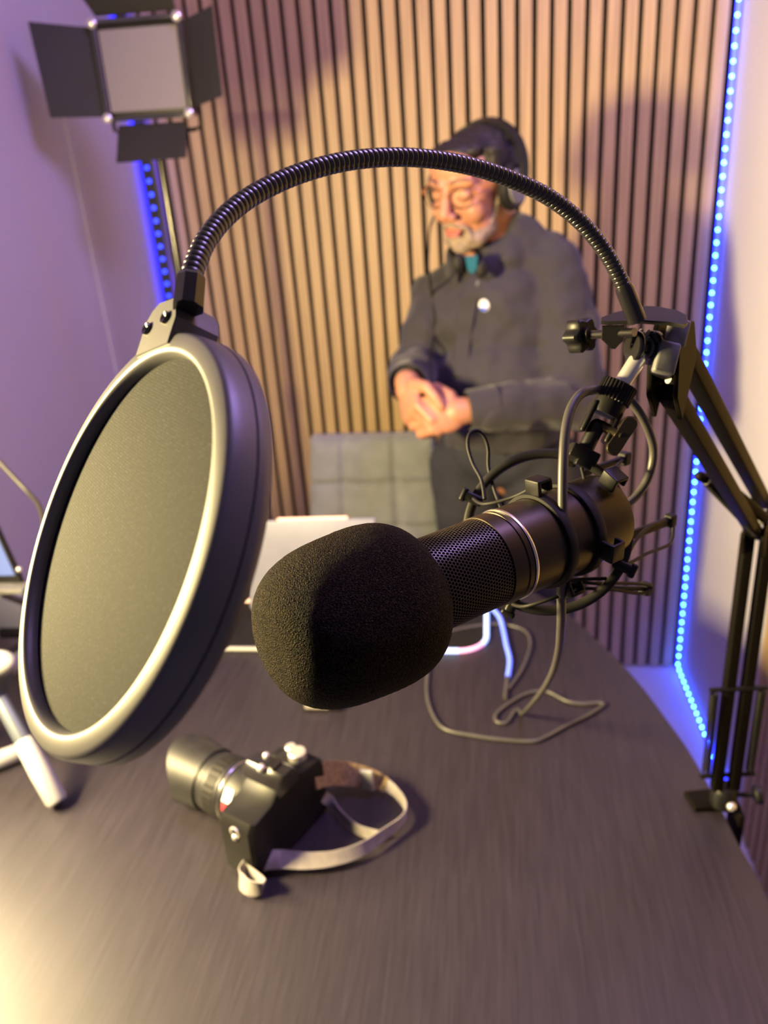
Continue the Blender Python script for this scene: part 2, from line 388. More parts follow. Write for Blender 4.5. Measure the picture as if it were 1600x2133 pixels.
def blend_mesh(name, mb, mt, parent, voxel=0.004, smooth_it=6, disp=0.0, disp_scale=10.0, seed=0, cut=None, label=None):
    """union overlapping closed shapes into one continuous surface"""
    tmp = bpy.data.meshes.new('tmp'); tmp.from_pydata([tuple(v) for v in mb.v], [], mb.f); tmp.validate()
    to = bpy.data.objects.new('tmp', tmp); COL.objects.link(to)
    import bmesh
    bm = bmesh.new(); bm.from_mesh(tmp); bmesh.ops.recalc_face_normals(bm, faces=bm.faces); bm.to_mesh(tmp); bm.free()
    md = to.modifiers.new('r', 'REMESH'); md.mode = 'VOXEL'; md.voxel_size = voxel
    sm = to.modifiers.new('s', 'SMOOTH'); sm.factor = 0.5; sm.iterations = smooth_it
    dg = bpy.context.evaluated_depsgraph_get(); dg.update()
    me = bpy.data.meshes.new_from_object(to.evaluated_get(dg))
    bpy.data.objects.remove(to)
    out = MB(); nrm = [v.normal.copy() for v in me.vertices]
    for v, n in zip(me.vertices, nrm):
        p = v.co.copy()
        if disp:
            q = p * disp_scale + V((seed, seed * 2, 0))
            p += n * disp * (noise.noise(q) + 0.4 * noise.noise(q * 2.3))
        out.v.append(p)
    for f in me.polygons:
        if cut and not all(cut(out.v[i]) for i in f.vertices): continue
        out.addf(tuple(f.vertices))
    if cut:                                                       # drop loose verts
        used = sorted({i for f in out.f for i in f}); mp = {i: k for k, i in enumerate(used)}
        out.v = [out.v[i] for i in used]; out.f = [tuple(mp[i] for i in f) for f in out.f]
    bpy.data.meshes.remove(me)
    return obj(name, out, mt, parent, label=label, angle=180)

# ------------------------------------------------------------------ the room
XL, XR, YB, ZC = -0.905, 0.575, 2.15, 2.5
mb = MB(); mb.box((0, 0.6, -0.05), (4.4, 4.4, 0.1)); struct('floor', mb, M['floor'])
mb = MB(); mb.box(((XL + XR) / 2, YB + 0.05, ZC / 2), (XR - XL + 0.2, 0.1, ZC)); wb = struct('wall_back', mb, M['felt'])
mb = MB()
PITCH, SW, SD = 0.0402, 0.0278, 0.013
x = XL + 0.02
while x + SW < XR - 0.004:
    mb.box((x + SW / 2, YB - SD / 2 + 0.0005, ZC / 2), (SW, SD, ZC - 0.01)); x += PITCH
sl = struct('wooden_slats', mb, M['oak'], parent=wb)
mb = MB(); mb.box((XL - 0.05, 0.9, ZC / 2), (0.1, 2.5, ZC)); wl = struct('wall_left', mb, M['wall_dim'])
mb = MB(); mb.box((XR + 0.05, 1.3, ZC / 2), (0.1, 1.7, ZC)); wr = struct('wall_right', mb, M['wall'])
mb = MB()
y = 0.46
while y < 1.47:
    mb.box((XR - SD / 2, y, ZC / 2), (SD, SW, ZC - 0.01)); y += PITCH
mb.cur = 1; mb.box((XR - 0.001, 0.96, ZC / 2), (0.002, 1.04, ZC - 0.01))
struct('wooden_slats', mb, [M['oak'], M['felt']], parent=wr)
mb = MB(); mb.box((-0.16, 1.1, ZC + 0.05), (1.7, 2.2, 0.1)); struct('ceiling', mb, M['ceiling'])
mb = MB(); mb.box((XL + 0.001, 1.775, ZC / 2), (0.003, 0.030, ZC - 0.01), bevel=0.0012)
struct('trim_1', mb, M['wall_dim'])

# ------------------------------------------------------------------ LED strips
def led_strip(label, path, tape_m, led_m, n, facing, tape_w, led_size):
    t = thing('led_strip', label, 'light strip', path[0], 'blue LED strips in the corners')
    pts = [V(p) for p in path]; seg = [(pts[i + 1] - pts[i]).length for i in range(len(pts) - 1)]; tot = sum(seg)
    mb = MB()
    for i in range(len(pts) - 1):
        d = (pts[i + 1] - pts[i]).normalized(); f = facing[i]; w = d.cross(f).normalized()
        mb.box((pts[i] + pts[i + 1]) / 2, (seg[i] + 0.004, tape_w, 0.0025), (d, w, f))
    obj('tape', mb, tape_m, t, smooth=False)
    first = {}
    for k in range(n):
        s = (k + 0.5) * tot / n; i = 0
        while s > seg[i]: s -= seg[i]; i += 1
        d = (pts[i + 1] - pts[i]).normalized(); f = facing[i]; w = d.cross(f).normalized()
        p = pts[i] + d * s + f * 0.0022
        if i not in first:
            mb = MB(); mb.box(p, (led_size, led_size, 0.0022), (d, w, f), bevel=0.0008)
            first[i] = (obj('led', mb, led_m, t, smooth=False), p)
        else:
            o, p0 = first[i]; c = o.copy(); c.parent = t; c.location = o.location + (p - p0); COL.objects.link(c)
    return t
d45 = V((-1, -1, 0)).normalized()
led_strip('blue LED strip running down the right corner of the slatted wall and along the skirting',
          [(XR - 0.010, YB - SD - 0.012, 2.05), (XR - 0.010, YB - SD - 0.012, 0.012), (XR - 0.008, 1.60, 0.012)],
          M['tape'], M['ledblue'], 84, [d45, V((-1, 0, 1)).normalized()], 0.010, 0.0052)
ls = led_strip('blue LED strip on black backing in the left corner behind the light stand',
          [(XL + 0.026, YB - 0.050, 2.05), (XL + 0.026, YB - 0.050, 0.3)],
          M['tape_l'], M['ledblue_l'], 54, [V((0.3, -1, 0)).normalized()], 0.026, 0.009)

mb = MB(); mb.box((XL + 0.018, YB - 0.035, 1.175), (0.002, 0.012, 1.74))  # extra glowing strip added behind the tape to spread blue onto the wall
obj('rear_glow', mb, M['tape'], ls, smooth=False, label='added blue glow panel behind the strip, washing the wall')

# ------------------------------------------------------------------ desk
DZ = 0.75
edge = [(0.272, 0.10), (0.276, 0.35), (0.275, 0.60), (0.2656, 0.687), (0.260, 0.745), (0.2495, 0.83), (0.234, 0.90), (0.205, 1.006), (0.165, 1.105), (0.115, 1.21),
        (0.04, 1.30), (-0.06, 1.37), (-0.18, 1.42), (-0.34, 1.44), (-0.52, 1.42), (-0.68, 1.34), (-0.80, 1.20), (-0.865, 1.02), (-0.885, 0.82), (-0.885, 0.5), (-0.885, 0.10)]
ol = [(p.x, p.y) for p in spline([V((a, b, 0)) for a, b in edge], 6)]
dk = thing('desk', 'large black-brown wood desk with a rounded far end, carrying the camera and the boom arm', 'desk', (-0.3, 0.7, 0))
mb = MB(); mb.prism(ol, (0, 0, DZ - 0.028), (V((1, 0, 0)), V((0, 1, 0)), V((0, 0, 1))), 0.028, 0.0015); obj('tabletop', mb, M['desk'], dk, angle=30)
for (x, y) in ((0.12, 0.25), (-0.75, 0.25), (-0.05, 1.12), (-0.62, 1.12)):
    mb = MB(); mb.tube([(x, y, 0.0), (x, y, DZ - 0.0285)], 0.025, 24); obj('leg', mb, M['black'], dk)

# ------------------------------------------------------------------ pop filter with gooseneck
PC = CAM_LOC + CAM_R @ V((-0.1017, 0.0076, 0.2801))
PN = V((-0.62321439, -0.55832634, 0.54760891)).normalized()
PU = V((0.73500687, -0.65736036, 0.16625962)).normalized(); PV = PN.cross(PU).normalized()
if PV.z < 0: PV = -PV
pf = thing('pop_filter', 'round black pop filter on a curved gooseneck, in front of the foam-covered microphone', 'pop filter', PC - PV * 0.08)
Rr = 0.0792
prof = [(0.0700, -0.0085), (0.0698, -0.0040), (0.0701, -0.0018), (0.0708, -0.0006), (0.0717, 0.0), (0.0728, 0.0), (0.0745, -0.0003), (0.0772, -0.0008), (0.0784, -0.0014), (0.0791, -0.0028),
        (0.0795, -0.0060), (0.0798, -0.0100), (0.0798, -0.0106), (0.0790, -0.0109), (0.0790, -0.0113), (0.0799, -0.0116), (0.0801, -0.0135), (0.0797, -0.0165), (0.0784, -0.0178), (0.0765, -0.0182), (0.0735, -0.0180), (0.0708, -0.0170), (0.0700, -0.0150), (0.0700, -0.0120)]
mb = MB(); mb.lathe(prof, PC, PN, 160); obj('rim', mb, M['satin'], pf, angle=50)
def cloth_disc(name, h, sg):
    mb = MB(); x, y, z = basis(PN); rows = []
    for i in range(1, 25):
        r = 0.0702 * i / 24; rows.append([PC + z * (h + sg * 0.0012 * (1 - (i / 24) ** 2)) + (x * math.cos(2 * PI * j / 96) + y * math.sin(2 * PI * j / 96)) * r for j in range(96)])
    mb.grid(rows, True, True, False)
    o = obj(name, mb, M['mesh_cloth'], pf)
    uvl = o.data.uv_layers.new(name='UVMap'); off = ROOT[pf.name]
    for lp in o.data.loops:
        co = o.data.vertices[lp.vertex_index].co + off - PC
        uvl.data[lp.index].uv = (co.dot(x), co.dot(y))
    return o
cloth_disc('front_mesh', -0.0056, 1); cloth_disc('rear_mesh', -0.0130, -1)
bu = lambda u, v, s=0: PC + PU * u + PV * v + PN * s
# bracket block at the top of the rim
blk = [(-0.0258, 0.0700), (-0.0262, 0.0845), (-0.0230, 0.0895), (-0.0185, 0.0925), (-0.0050, 0.0930), (-0.0010, 0.0900), (0.0026, 0.0845), (0.0026, 0.0735)]
mb = MB(); mb.prism(blk, PC - PN * 0.0185, (PU, PV, PN), 0.0190, 0.0008); obj('bracket', mb, M['satin'], pf, angle=25)
for u, v in ((-0.0062, 0.0846), (-0.0215, 0.0815)):
    mb = MB(); mb.lathe([(0.0001, -0.0026), (0.0020, -0.0026), (0.0021, -0.0020), (0.0025, -0.0020), (0.0026, -0.0010), (0.0024, -0.0006), (0.0012, -0.0010), (0.0001, -0.0018)], bu(u, v, 0.0025), PN, 20); obj('screw', mb, M['gloss'], pf)
# gooseneck
gp = [(392, 640, .289), (397, 590, .292), (408, 548, .296), (432, 497, .303), (474, 447, .312), (532, 404, .322), (612, 366, .333), (700, 340, .344), (780, 329, .354), (855, 328, .363),
      (930, 336, .372), (1005, 353, .381), (1080, 380, .390), (1145, 412, .398), (1205, 458, .406), (1253, 513, .413), (1287, 570, .419), (1306, 615, .423), (1322, 655, .427)]
gpts = [W(*p) for p in gp]
sp_ = spline(gpts, 40)
# resample by length
L = [0]
for i in range(1, len(sp_)): L.append(L[-1] + (sp_[i] - sp_[i - 1]).length)
def at_len(s):
    import bisect
    i = max(1, min(len(L) - 1, bisect.bisect_left(L, s))); t = (s - L[i - 1]) / max(1e-9, L[i] - L[i - 1]); return sp_[i - 1].lerp(sp_[i], t)
tot = L[-1]; s0, s1 = 0.0125, tot - 0.016; pit = 0.0027; per = 14
cnt = int((s1 - s0) / pit) * per
cp = [at_len(s0 + (s1 - s0) * i / cnt) for i in range(cnt + 1)]
cr = [0.0043 * (0.86 + 0.14 * abs(math.sin(PI * ((i / per) % 1.0))) ** 0.28) for i in range(cnt + 1)]
mb = MB(); mb.tube(cp, cr, 22); obj('gooseneck', mb, M['goose'], pf, angle=60)
# collars at both ends
e0 = [at_len(s) for s in (0.0, 0.004, 0.010)]
mb = MB(); d0 = (at_len(0.012) - at_len(0)).normalized()
mb.lathe([(0.0001, -0.0005), (0.0060, -0.0005), (0.0058, 0.0120), (0.0052, 0.0132), (0.0001, 0.0132)], at_len(0), d0, 8); obj('collar', mb, M['gloss'], pf, smooth=False)
mb = MB(); d1 = (at_len(tot) - at_len(tot - 0.018)).normalized()
mb.lathe([(0.0001, -0.017), (0.0046, -0.017), (0.0050, -0.015), (0.0052, 0.004), (0.0001, 0.004)], at_len(tot), d1, 32); obj('collar', mb, M['gloss'], pf)
# clamp: bent steel plate, jaw, threaded screw with lobed knob
Dp = 0.43
cr_, cup_, cbk = CAM_R @ V((1, 0, 0)), CAM_R @ V((0, -1, 0)), CAM_R @ V((0, 0, -1))
A0 = W(1250, 690, .418); A1 = W(1330, 690, .440)
px_ax = (W(1424, 672, .428) - W(1252, 676, .440)).normalized()
fwd = (cup_ * 0.55 - cbk * 0.83); fwd = (fwd - px_ax * fwd.dot(px_ax)).normalized(); upn = px_ax.cross(fwd).normalized()
if upn.z < 0: upn = -upn
Lp = (W(1424, 672, .43) - W(1252, 676, .43)).length
plate = [(0, 0.0), (0.003, -0.001), (Lp * 0.48, -0.0005), (Lp * 0.78, -0.004), (Lp - 0.002, -0.009), (Lp, -0.004), (Lp, 0.006), (Lp * .9, 0.014), (Lp * .68, 0.021), (Lp * .55, 0.0225), (Lp * .4, 0.020), (Lp * .15, 0.013), (0, 0.006)]
mb = MB(); mb.prism(plate, W(1252, 676, .440), (px_ax, fwd, upn), 0.0022, 0.0004)
mb.prism([(0, 0), (0.012, 0), (0.012, -0.009), (0.008, -0.014), (0.006, -0.014), (0, -0.008)], W(1254, 680, .441), (px_ax, upn, fwd), 0.0022, 0.0004)
obj('clamp_plate', mb, M['black'], pf, angle=25)
sa, sb = W(1222, 698, .463), W(1322, 692, .434)
n_ = 130; pts = [sa.lerp(sb, i / n_) for i in range(n_ + 1)]
mb = MB(); mb.tube(pts, [0.0021 + 0.0004 * math.cos(PI * i) for i in range(n_ + 1)], 14); obj('clamp_screw', mb, M['darksteel'], pf)
sd = (sa - sb).normalized(); kx, ky, kz = basis(sd)
mb = MB()
lob = [((0.0098 + 0.0012 * math.cos(6 * a)) * math.cos(a), (0.0098 + 0.0012 * math.cos(6 * a)) * math.sin(a)) for a in [2 * PI * i / 72 for i in range(72)]]
mb.prism(lob, sa - kz * 0.001, (kx, ky, kz), 0.0115, 0.0012); mb.lathe([(0.0001, 0), (0.005, 0), (0.005, 0.004), (0.0001, 0.004)], sa - kz * 0.004, kz, 24)
obj('knob', mb, M['black'], pf)

# ------------------------------------------------------------------ microphone
MA = V((0.00554, 0.38221, 1.26251)); MD = V((-0.74965846, -0.66178742, -0.00704269)).normalized()   # MD points to the front
mc = thing('microphone', 'black studio condenser microphone with perforated grille, pointing at the pop filter', 'microphone', MA)
def ml(prof, n=64, caps=(False, False)):
    mb = MB(); mb.lathe(prof, MA, MD, n, caps); return mb
RB = 0.0253
obj('body', ml([(0.0001, -0.082), (0.010, -0.082), (0.020, -0.0805), (0.0245, -0.077), (RB, -0.072), (RB, -0.052), (RB - .0003, -0.0515), (RB - .0003, -0.0508), (RB, -0.0503), (RB, -0.0010), (RB - .0008, -0.0008), (RB - .0008, 0.0012), (RB, 0.0014), (RB, 0.0045), (RB - .0006, 0.0048), (RB - .0006, 0.0056), (RB, 0.0060), (RB, 0.0150), (RB - .0007, 0.0151), (RB - .0012, 0.0180)], 96), M['micbody'], mc, angle=30)
obj('silver_ring', ml([(RB - .001, 0.0010), (RB + .0004, 0.0010), (RB + .0006, 0.0004), (RB + .0006, -0.0004), (RB + .0004, -0.0009), (RB - .001, -0.0009)], 96), M['silver'], mc, label='thin bright silver ring')
mb = ml([(RB - .0006, 0.0145), (RB - .0006, 0.075), (0.022, 0.088), (0.012, 0.097), (0.0005, 0.1)], 96)
g = obj('grille', mb, M['grille'], mc)
uvl = g.data.uv_layers.new(name='UVMap'); x_, y_, z_ = basis(MD)
circ = round(2 * PI * (RB - .0006) * 1000 / a_) * a_
for p in g.data.polygons:
    angs = []
    for li in p.loop_indices:
        co = g.data.vertices[g.data.loops[li].vertex_index].co
        angs.append(math.atan2(co.dot(y_), co.dot(x_)))
    mxa = max(angs)
    for li, a in zip(p.loop_indices, angs):
        if mxa - a > PI: a += 2 * PI
        co = g.data.vertices[g.data.loops[li].vertex_index].co
        uvl.data[li].uv = (co.dot(z_) * 1000, a / (2 * PI) * circ)
# foam windscreen
FC = V((-0.0690, 0.3164, 1.2622))
mb = MB(); prof = []
Lf, e = 0.0452, 0
for i in range(0, 41):
    t = -1 + 2 * i / 40
    r = (1 - abs(t) ** 2.9) ** (1 / 2.9) if abs(t) < 1 else 0
    r *= 0.0408 - 0.0030 * t
    prof.append((max(r, 0.0006), t * Lf))
bb = prof
fw = MB(); fw.lathe(bb, FC, MD, 128, (True, True))
fv = []
for v in fw.v:
    q = v * 900; d = (v - FC).normalized(); fv.append(v + d * 0.00022 * noise.noise(q))
fw.v = fv
foam = obj('foam_windscreen', fw, M['foam'], None, base=FC, angle=180)
tag(foam, 'large black foam windscreen pulled over the front of the microphone', 'windscreen')

# ------------------------------------------------------------------ shock mount
sm = thing('shock_mount', 'black ring shock mount with elastic cords cradling the microphone body', 'shock mount', W(1210, 950, .455))
RC = V((0.0308, 0.4330, 1.2530)); RN = V((-0.10, -0.90, 0.42)).normalized()
RC = CAM_LOC + CAM_R @ V((0.0985, 0.0120, 0.4664))
RN = (CAM_R @ V((-0.21, -0.03, -0.977))).normalized()
ru = (CAM_R @ V((1, 0, 0))); ru = (ru - RN * ru.dot(RN)).normalized(); rv = RN.cross(ru)
if rv.z < 0: rv = -rv
ringp = lambda deg, r=0.0475, s=0: RC + (ru * math.cos(math.radians(deg)) + rv * math.sin(math.radians(deg))) * r + RN * s
mb = MB(); rows = []
for k in range(120):
    a = 3.0 * k
    rows.append([ringp(a, 0.0476 + dr, s) for dr, s in ((0.0027, 0.0040), (0.0027, -0.0040), (0.0019, -0.0048), (-0.0019, -0.0048), (-0.0027, -0.0040), (-0.0027, 0.0040), (-0.0019, 0.0048), (0.0019, 0.0048))])
rows.append(rows[0]); mb.grid(rows); obj('outer_ring', mb, M['rubber'], sm, angle=50)
# inner ring hugging the body, two bands
IC = MA - MD * 0.036
mb = MB()
for h in (-0.012, 0.010):
    mb.lathe([(RB + .0003, h - .003), (RB + .0022, h - .003), (RB + .0026, h - .0022), (RB + .0026, h + .0022), (RB + .0022, h + .003), (RB + .0003, h + .003), (RB + .0003, h - .003)], IC, MD, 72)
obj('inner_cradle', mb, M['rubber'], sm, angle=50)
ix, iy, iz = basis(MD)
def bodyp(px, py, h, lift=0.0):
    """point on the mic body surface seen at that angle"""
    c = IC + MD * h; w = W(px, py, 0.42) - c; w -= MD * w.dot(MD); return c + w.normalized() * (RB + 0.002 + lift)
def clip(px, py, h, sx=0.011, sy=0.005, sz=0.009):
    p = bodyp(px, py, h); c = IC + MD * h; r = (p - c); r -= MD * r.dot(MD); r.normalize(); t = MD.cross(r)
    mb = MB()
    mb.box(p + r * (sz / 2), (0.0026, sx, sz), (MD, t, r), bevel=0.0008)
    mb.box(p + r * (sz - 0.001) - MD * 0.004, (0.010, sx, 0.0022), (MD, t, r), bevel=0.0008)
    mb.box(p + r * (sz - 0.004) - MD * 0.0085, (0.0022, sx, 0.006), (MD, t, r), bevel=0.0008)
    obj('clip', mb, M['black'], sm, angle=30)
    return p + r * (sz - 0.0035) - MD * 0.004
hooks_in = [clip(1110, 1000, 0.012), clip(1215, 1150, -0.010), clip(1112, 1262, 0.006), clip(1290, 960, -0.03)]
# hooks on the outer ring
hk = []
for deg, s in ((155, 0.004), (335, 0.004), (245, 0.003), (70, -0.002)):
    mb = MB(); c = ringp(deg, 0.0485, s); rd = (ringp(deg, 1.0) - ringp(deg, 0.0)).normalized(); td = RN.cross(rd)
    mb.box(c, (0.013, 0.0065, 0.0055), (rd, td, RN), bevel=0.0018); mb.box(c + rd * 0.006, (0.004, 0.009, 0.006), (rd, td, RN), bevel=0.0016)
    obj('cord_hook', mb, M['black'], sm); hk.append(c + RN * 0.001)
# rear arms
arms = []
for (p0, p1, wd_) in (((1275, 1130, .485), (1396, 1084, .520), 0.0062), ((1262, 1225, .475), (1345, 1226, .505), 0.003), ((1215, 985, .480), (1300, 955, .510), 0.0045)):
    mb = MB(); a, b = W(*p0), W(*p1); d = (b - a).normalized(); x, y, z = basis(d)
    mb.box((a + b) / 2, (wd_, 0.0032, (b - a).length), (y, x, z), bevel=0.001)
    mb.box(b, (0.009, 0.007, 0.007), (y, x, z), bevel=0.0015); obj('rear_arm', mb, M['rubber'], sm); arms.append(b)
# elastic cords
def cord(pts, r=0.0011, n=8):
    mb = MB(); mb.tube(spline(pts, n), r, 10); return obj('elastic_cord', mb, M['rubber'], sm)
cord([hk[0], W(1010, 1050, .450), W(1070, 1035, .438), hooks_in[0]])
cord([hooks_in[0], W(1150, 1020, .44), W(1215, 1010, .45), W(1262, 990, .47), arms[2]])
cord([W(1212, 975, .452), W(1232, 1050, .44), W(1262, 1110, .445), hk[1]])
cord([W(1190, 1030, .43), W(1235, 1075, .435), W(1275, 1125, .45), hk[1]])
cord([hk[1], W(1322, 1130, .475), W(1352, 1098, .495), arms[0], W(1402, 1112, .52), W(1392, 1135, .51), W(1350, 1152, .49), W(1318, 1170, .475), W(1300, 1180, .465)])
cord([W(1180, 1208, .45), W(1240, 1215, .462), W(1310, 1215, .485), W(1350, 1219, .50), W(1356, 1228, .502), W(1330, 1236, .495), W(1275, 1228, .475), W(1200, 1225, .455)])
cord([W(1048, 1068, .462), W(1030, 1020, .47), W(1018, 975, .475), W(1017, 935, .475), W(1008, 908, .474), W(993, 897, .472), W(978, 905, .47), W(975, 930, .468), W(985, 965, .465), W(1003, 1000, .46), W(1010, 1040, .455)], 0.0012)
cord([hk[2], W(1100, 1262, .44), hooks_in[2], W(1180, 1210, .45), W(1262, 1205, .46)])
mb = MB(); mb.lathe([(RB + .0012 + .0012 * math.cos(a), -0.048 + .0012 * math.sin(a)) for a in [2 * PI * k / 8 for k in range(9)]], MA, MD, 60); obj('elastic_cord', mb, M['rubber'], sm)
# pivot block, fork, knurled nut, wing screw
blk_c = W(1214, 947, .455); up_ax = (W(1275, 825, .452) - blk_c).normalized(); bx, by, bz = basis(up_ax, cbk)
mb = MB(); mb.box(blk_c, (0.0175, 0.013, 0.0085), (bx, by, bz), bevel=0.0012); mb.box(blk_c - bx * 0.002 - bz * 0.004 + cbk * 0.003, (0.010, 0.007, 0.007), (bx, by, bz), bevel=0.001); obj('pivot_block', mb, M['black'], sm, angle=30)
mb = MB(); mb.rc(blk_c + up_ax * 0.003, 0.0048, W(1243, 888, .452), 0.0046, 20); obj('pivot_tongue', mb, M['black'], sm)
sw = thing('microphone_thread_adapter', 'black knurled swivel joint with wing screw joining shock mount to silver tube', 'swivel joint', W(1243, 888, .452))
fk = W(1262, 858, .452)
mb = MB()
for sgn in (-1, 1):
    mb.box(W(1243, 890, .452).lerp(fk, .35) + bx * sgn * 0.0078, (0.0034, 0.012, 0.020), (bx, by, bz), bevel=0.0015)
mb.lathe([(0.0001, 0), (0.0092, 0), (0.0096, 0.002), (0.0096, 0.009), (0.0001, 0.009)], fk - up_ax * 0.002, up_ax, 40)
obj('fork', mb, M['black'], sw, angle=30)
n_ = 120; kx, ky, kz = basis(up_ax)
mb = MB(); mb.prism([((0.0104 + 0.00035 * (1 if i % 4 < 2 else -1)) * math.cos(2 * PI * i / n_), (0.0104 + 0.00035 * (1 if i % 4 < 2 else -1)) * math.sin(2 * PI * i / n_)) for i in range(n_)], fk + up_ax * 0.0068, (kx, ky, kz), 0.0115, 0.0006)
obj('knurled_nut', mb, M['black'], sw, smooth=False)
ws0 = W(1250, 885, .452) ; ws1 = W(1295, 908, .446)
mb = MB(); mb.tube([ws0, ws1], 0.0030, 20)
wa = (W(1318, 874, .443) - W(1270, 946, .447)).normalized(); wn = (cbk * 1.0); wn = (wn - wa * wn.dot(wa)).normalized(); wb_ = wn.cross(wa)
wing = []
for k in range(48):
    a = 2 * PI * k / 48; r = 0.0036 + 0.0092 * abs(math.cos(a)) ** 1.2
    wing.append(((0.0125 if math.cos(a) > 0 else -0.0125) * abs(math.cos(a)) ** 0.45 , 0.0048 * math.sin(a) * (0.85 + 0.35 * abs(math.cos(a)))))
mb.prism(wing, ws1 - wn * 0.002, (wa, wb_, wn), 0.0042, 0.0008); obj('wing_screw', mb, M['micbody'], sw)

# ------------------------------------------------------------------ boom arm
B0 = V((0.262, 0.742, DZ))
EL = V((0.266, 0.752, 1.115)); TP = W(1392, 735, .458)
ba = thing('boom_arm', 'black folding boom arm clamped to the right edge of the desk', 'boom arm', B0)
hd = V((TP.x - EL.x, TP.y - EL.y, 0)).normalized(); ud = (TP - EL).normalized(); sd_ = hd.cross(V((0, 0, 1))).normalized()
off = ud.cross(sd_).normalized()
if off.z < 0: off = -off
def sqbar(name, a, b, w, hgt, side, upv, mt, parent):
    mb = MB(); d = (b - a).normalized(); mb.box((a + b) / 2, (w, hgt, (b - a).length), (side, upv, d), bevel=0.0015); return obj(name, mb, mt, parent, angle=30)
tw = 0.012
# upper pair (open channel bars), seen from the side
sqbar('upper_bar', EL - off * 0.013 - ud * 0.0, TP - off * 0.016 - ud * 0.020, tw, tw, sd_, off, M['armpaint'], ba)
sqbar('upper_bar', EL + off * 0.020 + ud * 0.0, TP + off * 0.013 - ud * 0.006, tw, tw, sd_, off, M['armpaint'], ba)
# lower pair, upright
pv = V((-0.79, -0.61, 0)); pq = V((-pv.y, pv.x, 0)); side2 = (CAM_R @ V((1, 0, 0))); side2.z = 0; side2.normalize(); dep2 = V((-side2.y, side2.x, 0))
for k, sx in enumerate((-0.010, 0.010)):
    sqbar('lower_bar', B0 + side2 * sx + V((0, 0, 0.03)), EL + side2 * (sx * 1.0) + V((0, 0, -0.012)), 0.0115, 0.0115, side2, dep2, M['armpaint'], ba)
# springs and brackets
def coil(a, b, r, wire, turns):
    d = b - a; x, y, z = basis(d); n = turns * 10
    mb = MB(); mb.tube([a + d * (i / n) + (x * math.cos(2 * PI * i / 10) + y * math.sin(2 * PI * i / 10)) * r for i in range(n + 1)], wire, 6); return obj('spring', mb, M['black'], ba)
coil(B0 + side2 * 0.026 + V((0, 0, 0.055)), B0 + side2 * 0.027 + V((0, 0, 0.165)), 0.0042, 0.0009, 44)
coil(B0 - side2 * 0.024 + V((0, 0, 0.055)), B0 - side2 * 0.025 + V((0, 0, 0.165)), 0.0042, 0.0009, 44)
for z in (0.05, 0.17):
    mb = MB(); mb.tube([B0 - side2 * 0.030 + V((0, 0, z)), B0 + side2 * 0.032 + V((0, 0, z))], 0.0028, 14); obj('spring_pin', mb, M['black'], ba)
mb = MB()
a, b = W(1458, 992, .66), W(1520, 1018, .70); c = W(1592, 1078, .745)
for p, q, r in ((a, b, 0.0045), (b, c, 0.0055)): mb.rc(p, r, q, r, 14)
obj('spring_link', mb, M['armpaint'], ba)
coil(W(1470, 1000, .66), W(1575, 1110, .75), 0.0035, 0.0009, 50)
# elbow plates
mb = MB()
for sgn in (-1, 1):
    mb.prism([(-0.022, -0.022), (0.014, -0.026), (0.024, -0.004), (0.020, 0.026), (-0.006, 0.034), (-0.024, 0.012)], EL + sd_ * (sgn * 0.009 - 0.0015) - V((0, 0, 0.006)), (hd, V((0, 0, 1)), sd_), 0.003, 0.0006)
obj('elbow_plate', mb, M['armpaint'], ba, angle=30)
for dx, dz in ((-0.012, -0.012), (0.010, 0.012), (-0.008, 0.022)):
    mb = MB(); mb.tube([EL + hd * dx + V((0, 0, dz - 0.006)) - sd_ * 0.014, EL + hd * dx + V((0, 0, dz - 0.006)) + sd_ * 0.014], 0.0035, 16); obj('bolt', mb, M['steel'], ba, label='bright steel bolt')
# head plate, hinge and chrome spigot
mb = MB()
for sgn in (-1, 1):
    mb.prism([(-0.030, -0.030), (-0.010, -0.024), (0.008, -0.004), (0.010, 0.016), (-0.002, 0.022), (-0.024, 0.010)], TP + sd_ * (sgn * 0.008 - 0.0015), (ud, off, sd_), 0.003, 0.0006)
mb.box(TP - ud * 0.004 - off * 0.004, (0.014, 0.020, 0.022), (sd_, off, ud), bevel=0.002)
obj('head_plate', mb, M['armpaint'], ba, angle=30)
h0, h1 = W(1322, 722, .447), W(1385, 728, .452); hx = (h1 - h0).normalized()
mb = MB()
mb.lathe([(0.0001, 0), (0.0085, 0), (0.0092, 0.001), (0.0092, 0.003), (0.0085, 0.004), (0.0001, 0.004)], h0 - hx * 0.002, hx, 40)
mb.lathe([(0.0001, 0), (0.0095, 0), (0.0100, 0.001), (0.0100, 0.0035), (0.0095, 0.0045), (0.0001, 0.0045)], W(1352, 724, .449), hx, 40)
mb.tube([h0, h1], 0.0042, 24)
obj('hinge', mb, M['gloss'], ba)
mb = MB()
gk = W(1397, 724, .444); ky_ = (W(1412, 672, .444) - W(1385, 780, .444)).normalized(); kn = (cbk - ky_ * cbk.dot(ky_)).normalized(); kxx = ky_.cross(kn)
mb.box(gk + ky_ * 0.009 + kxx * 0.0015, (0.0115, 0.016, 0.008), (kxx, ky_, kn), bevel=0.0018)
mb.box(gk - ky_ * 0.007 - kxx * 0.0015, (0.0125, 0.019, 0.010), (kxx, ky_, kn), bevel=0.0018)
mb.tube([h1 - hx * 0.012, h1 + hx * 0.004], 0.0058, 28)
obj('clamping_knob', mb, M['grey'], ba, angle=35, label='grey two-lobed clamping knob')
mb = MB()
s_top, s_bot = W(1331, 745, .448), W(1281, 824, .4515)
mb.tube([s_top, s_bot], 0.0050, 32)
for o_ in (-0.0022, 0.0022):
    mb.tube(spline([s_top.lerp(s_bot, .08) + hx * o_, s_top + hx * o_ * 1.3, W(1330, 712, .447) + hx * o_, W(1345, 690, .449) + hx * o_], 5), 0.0017, 12)
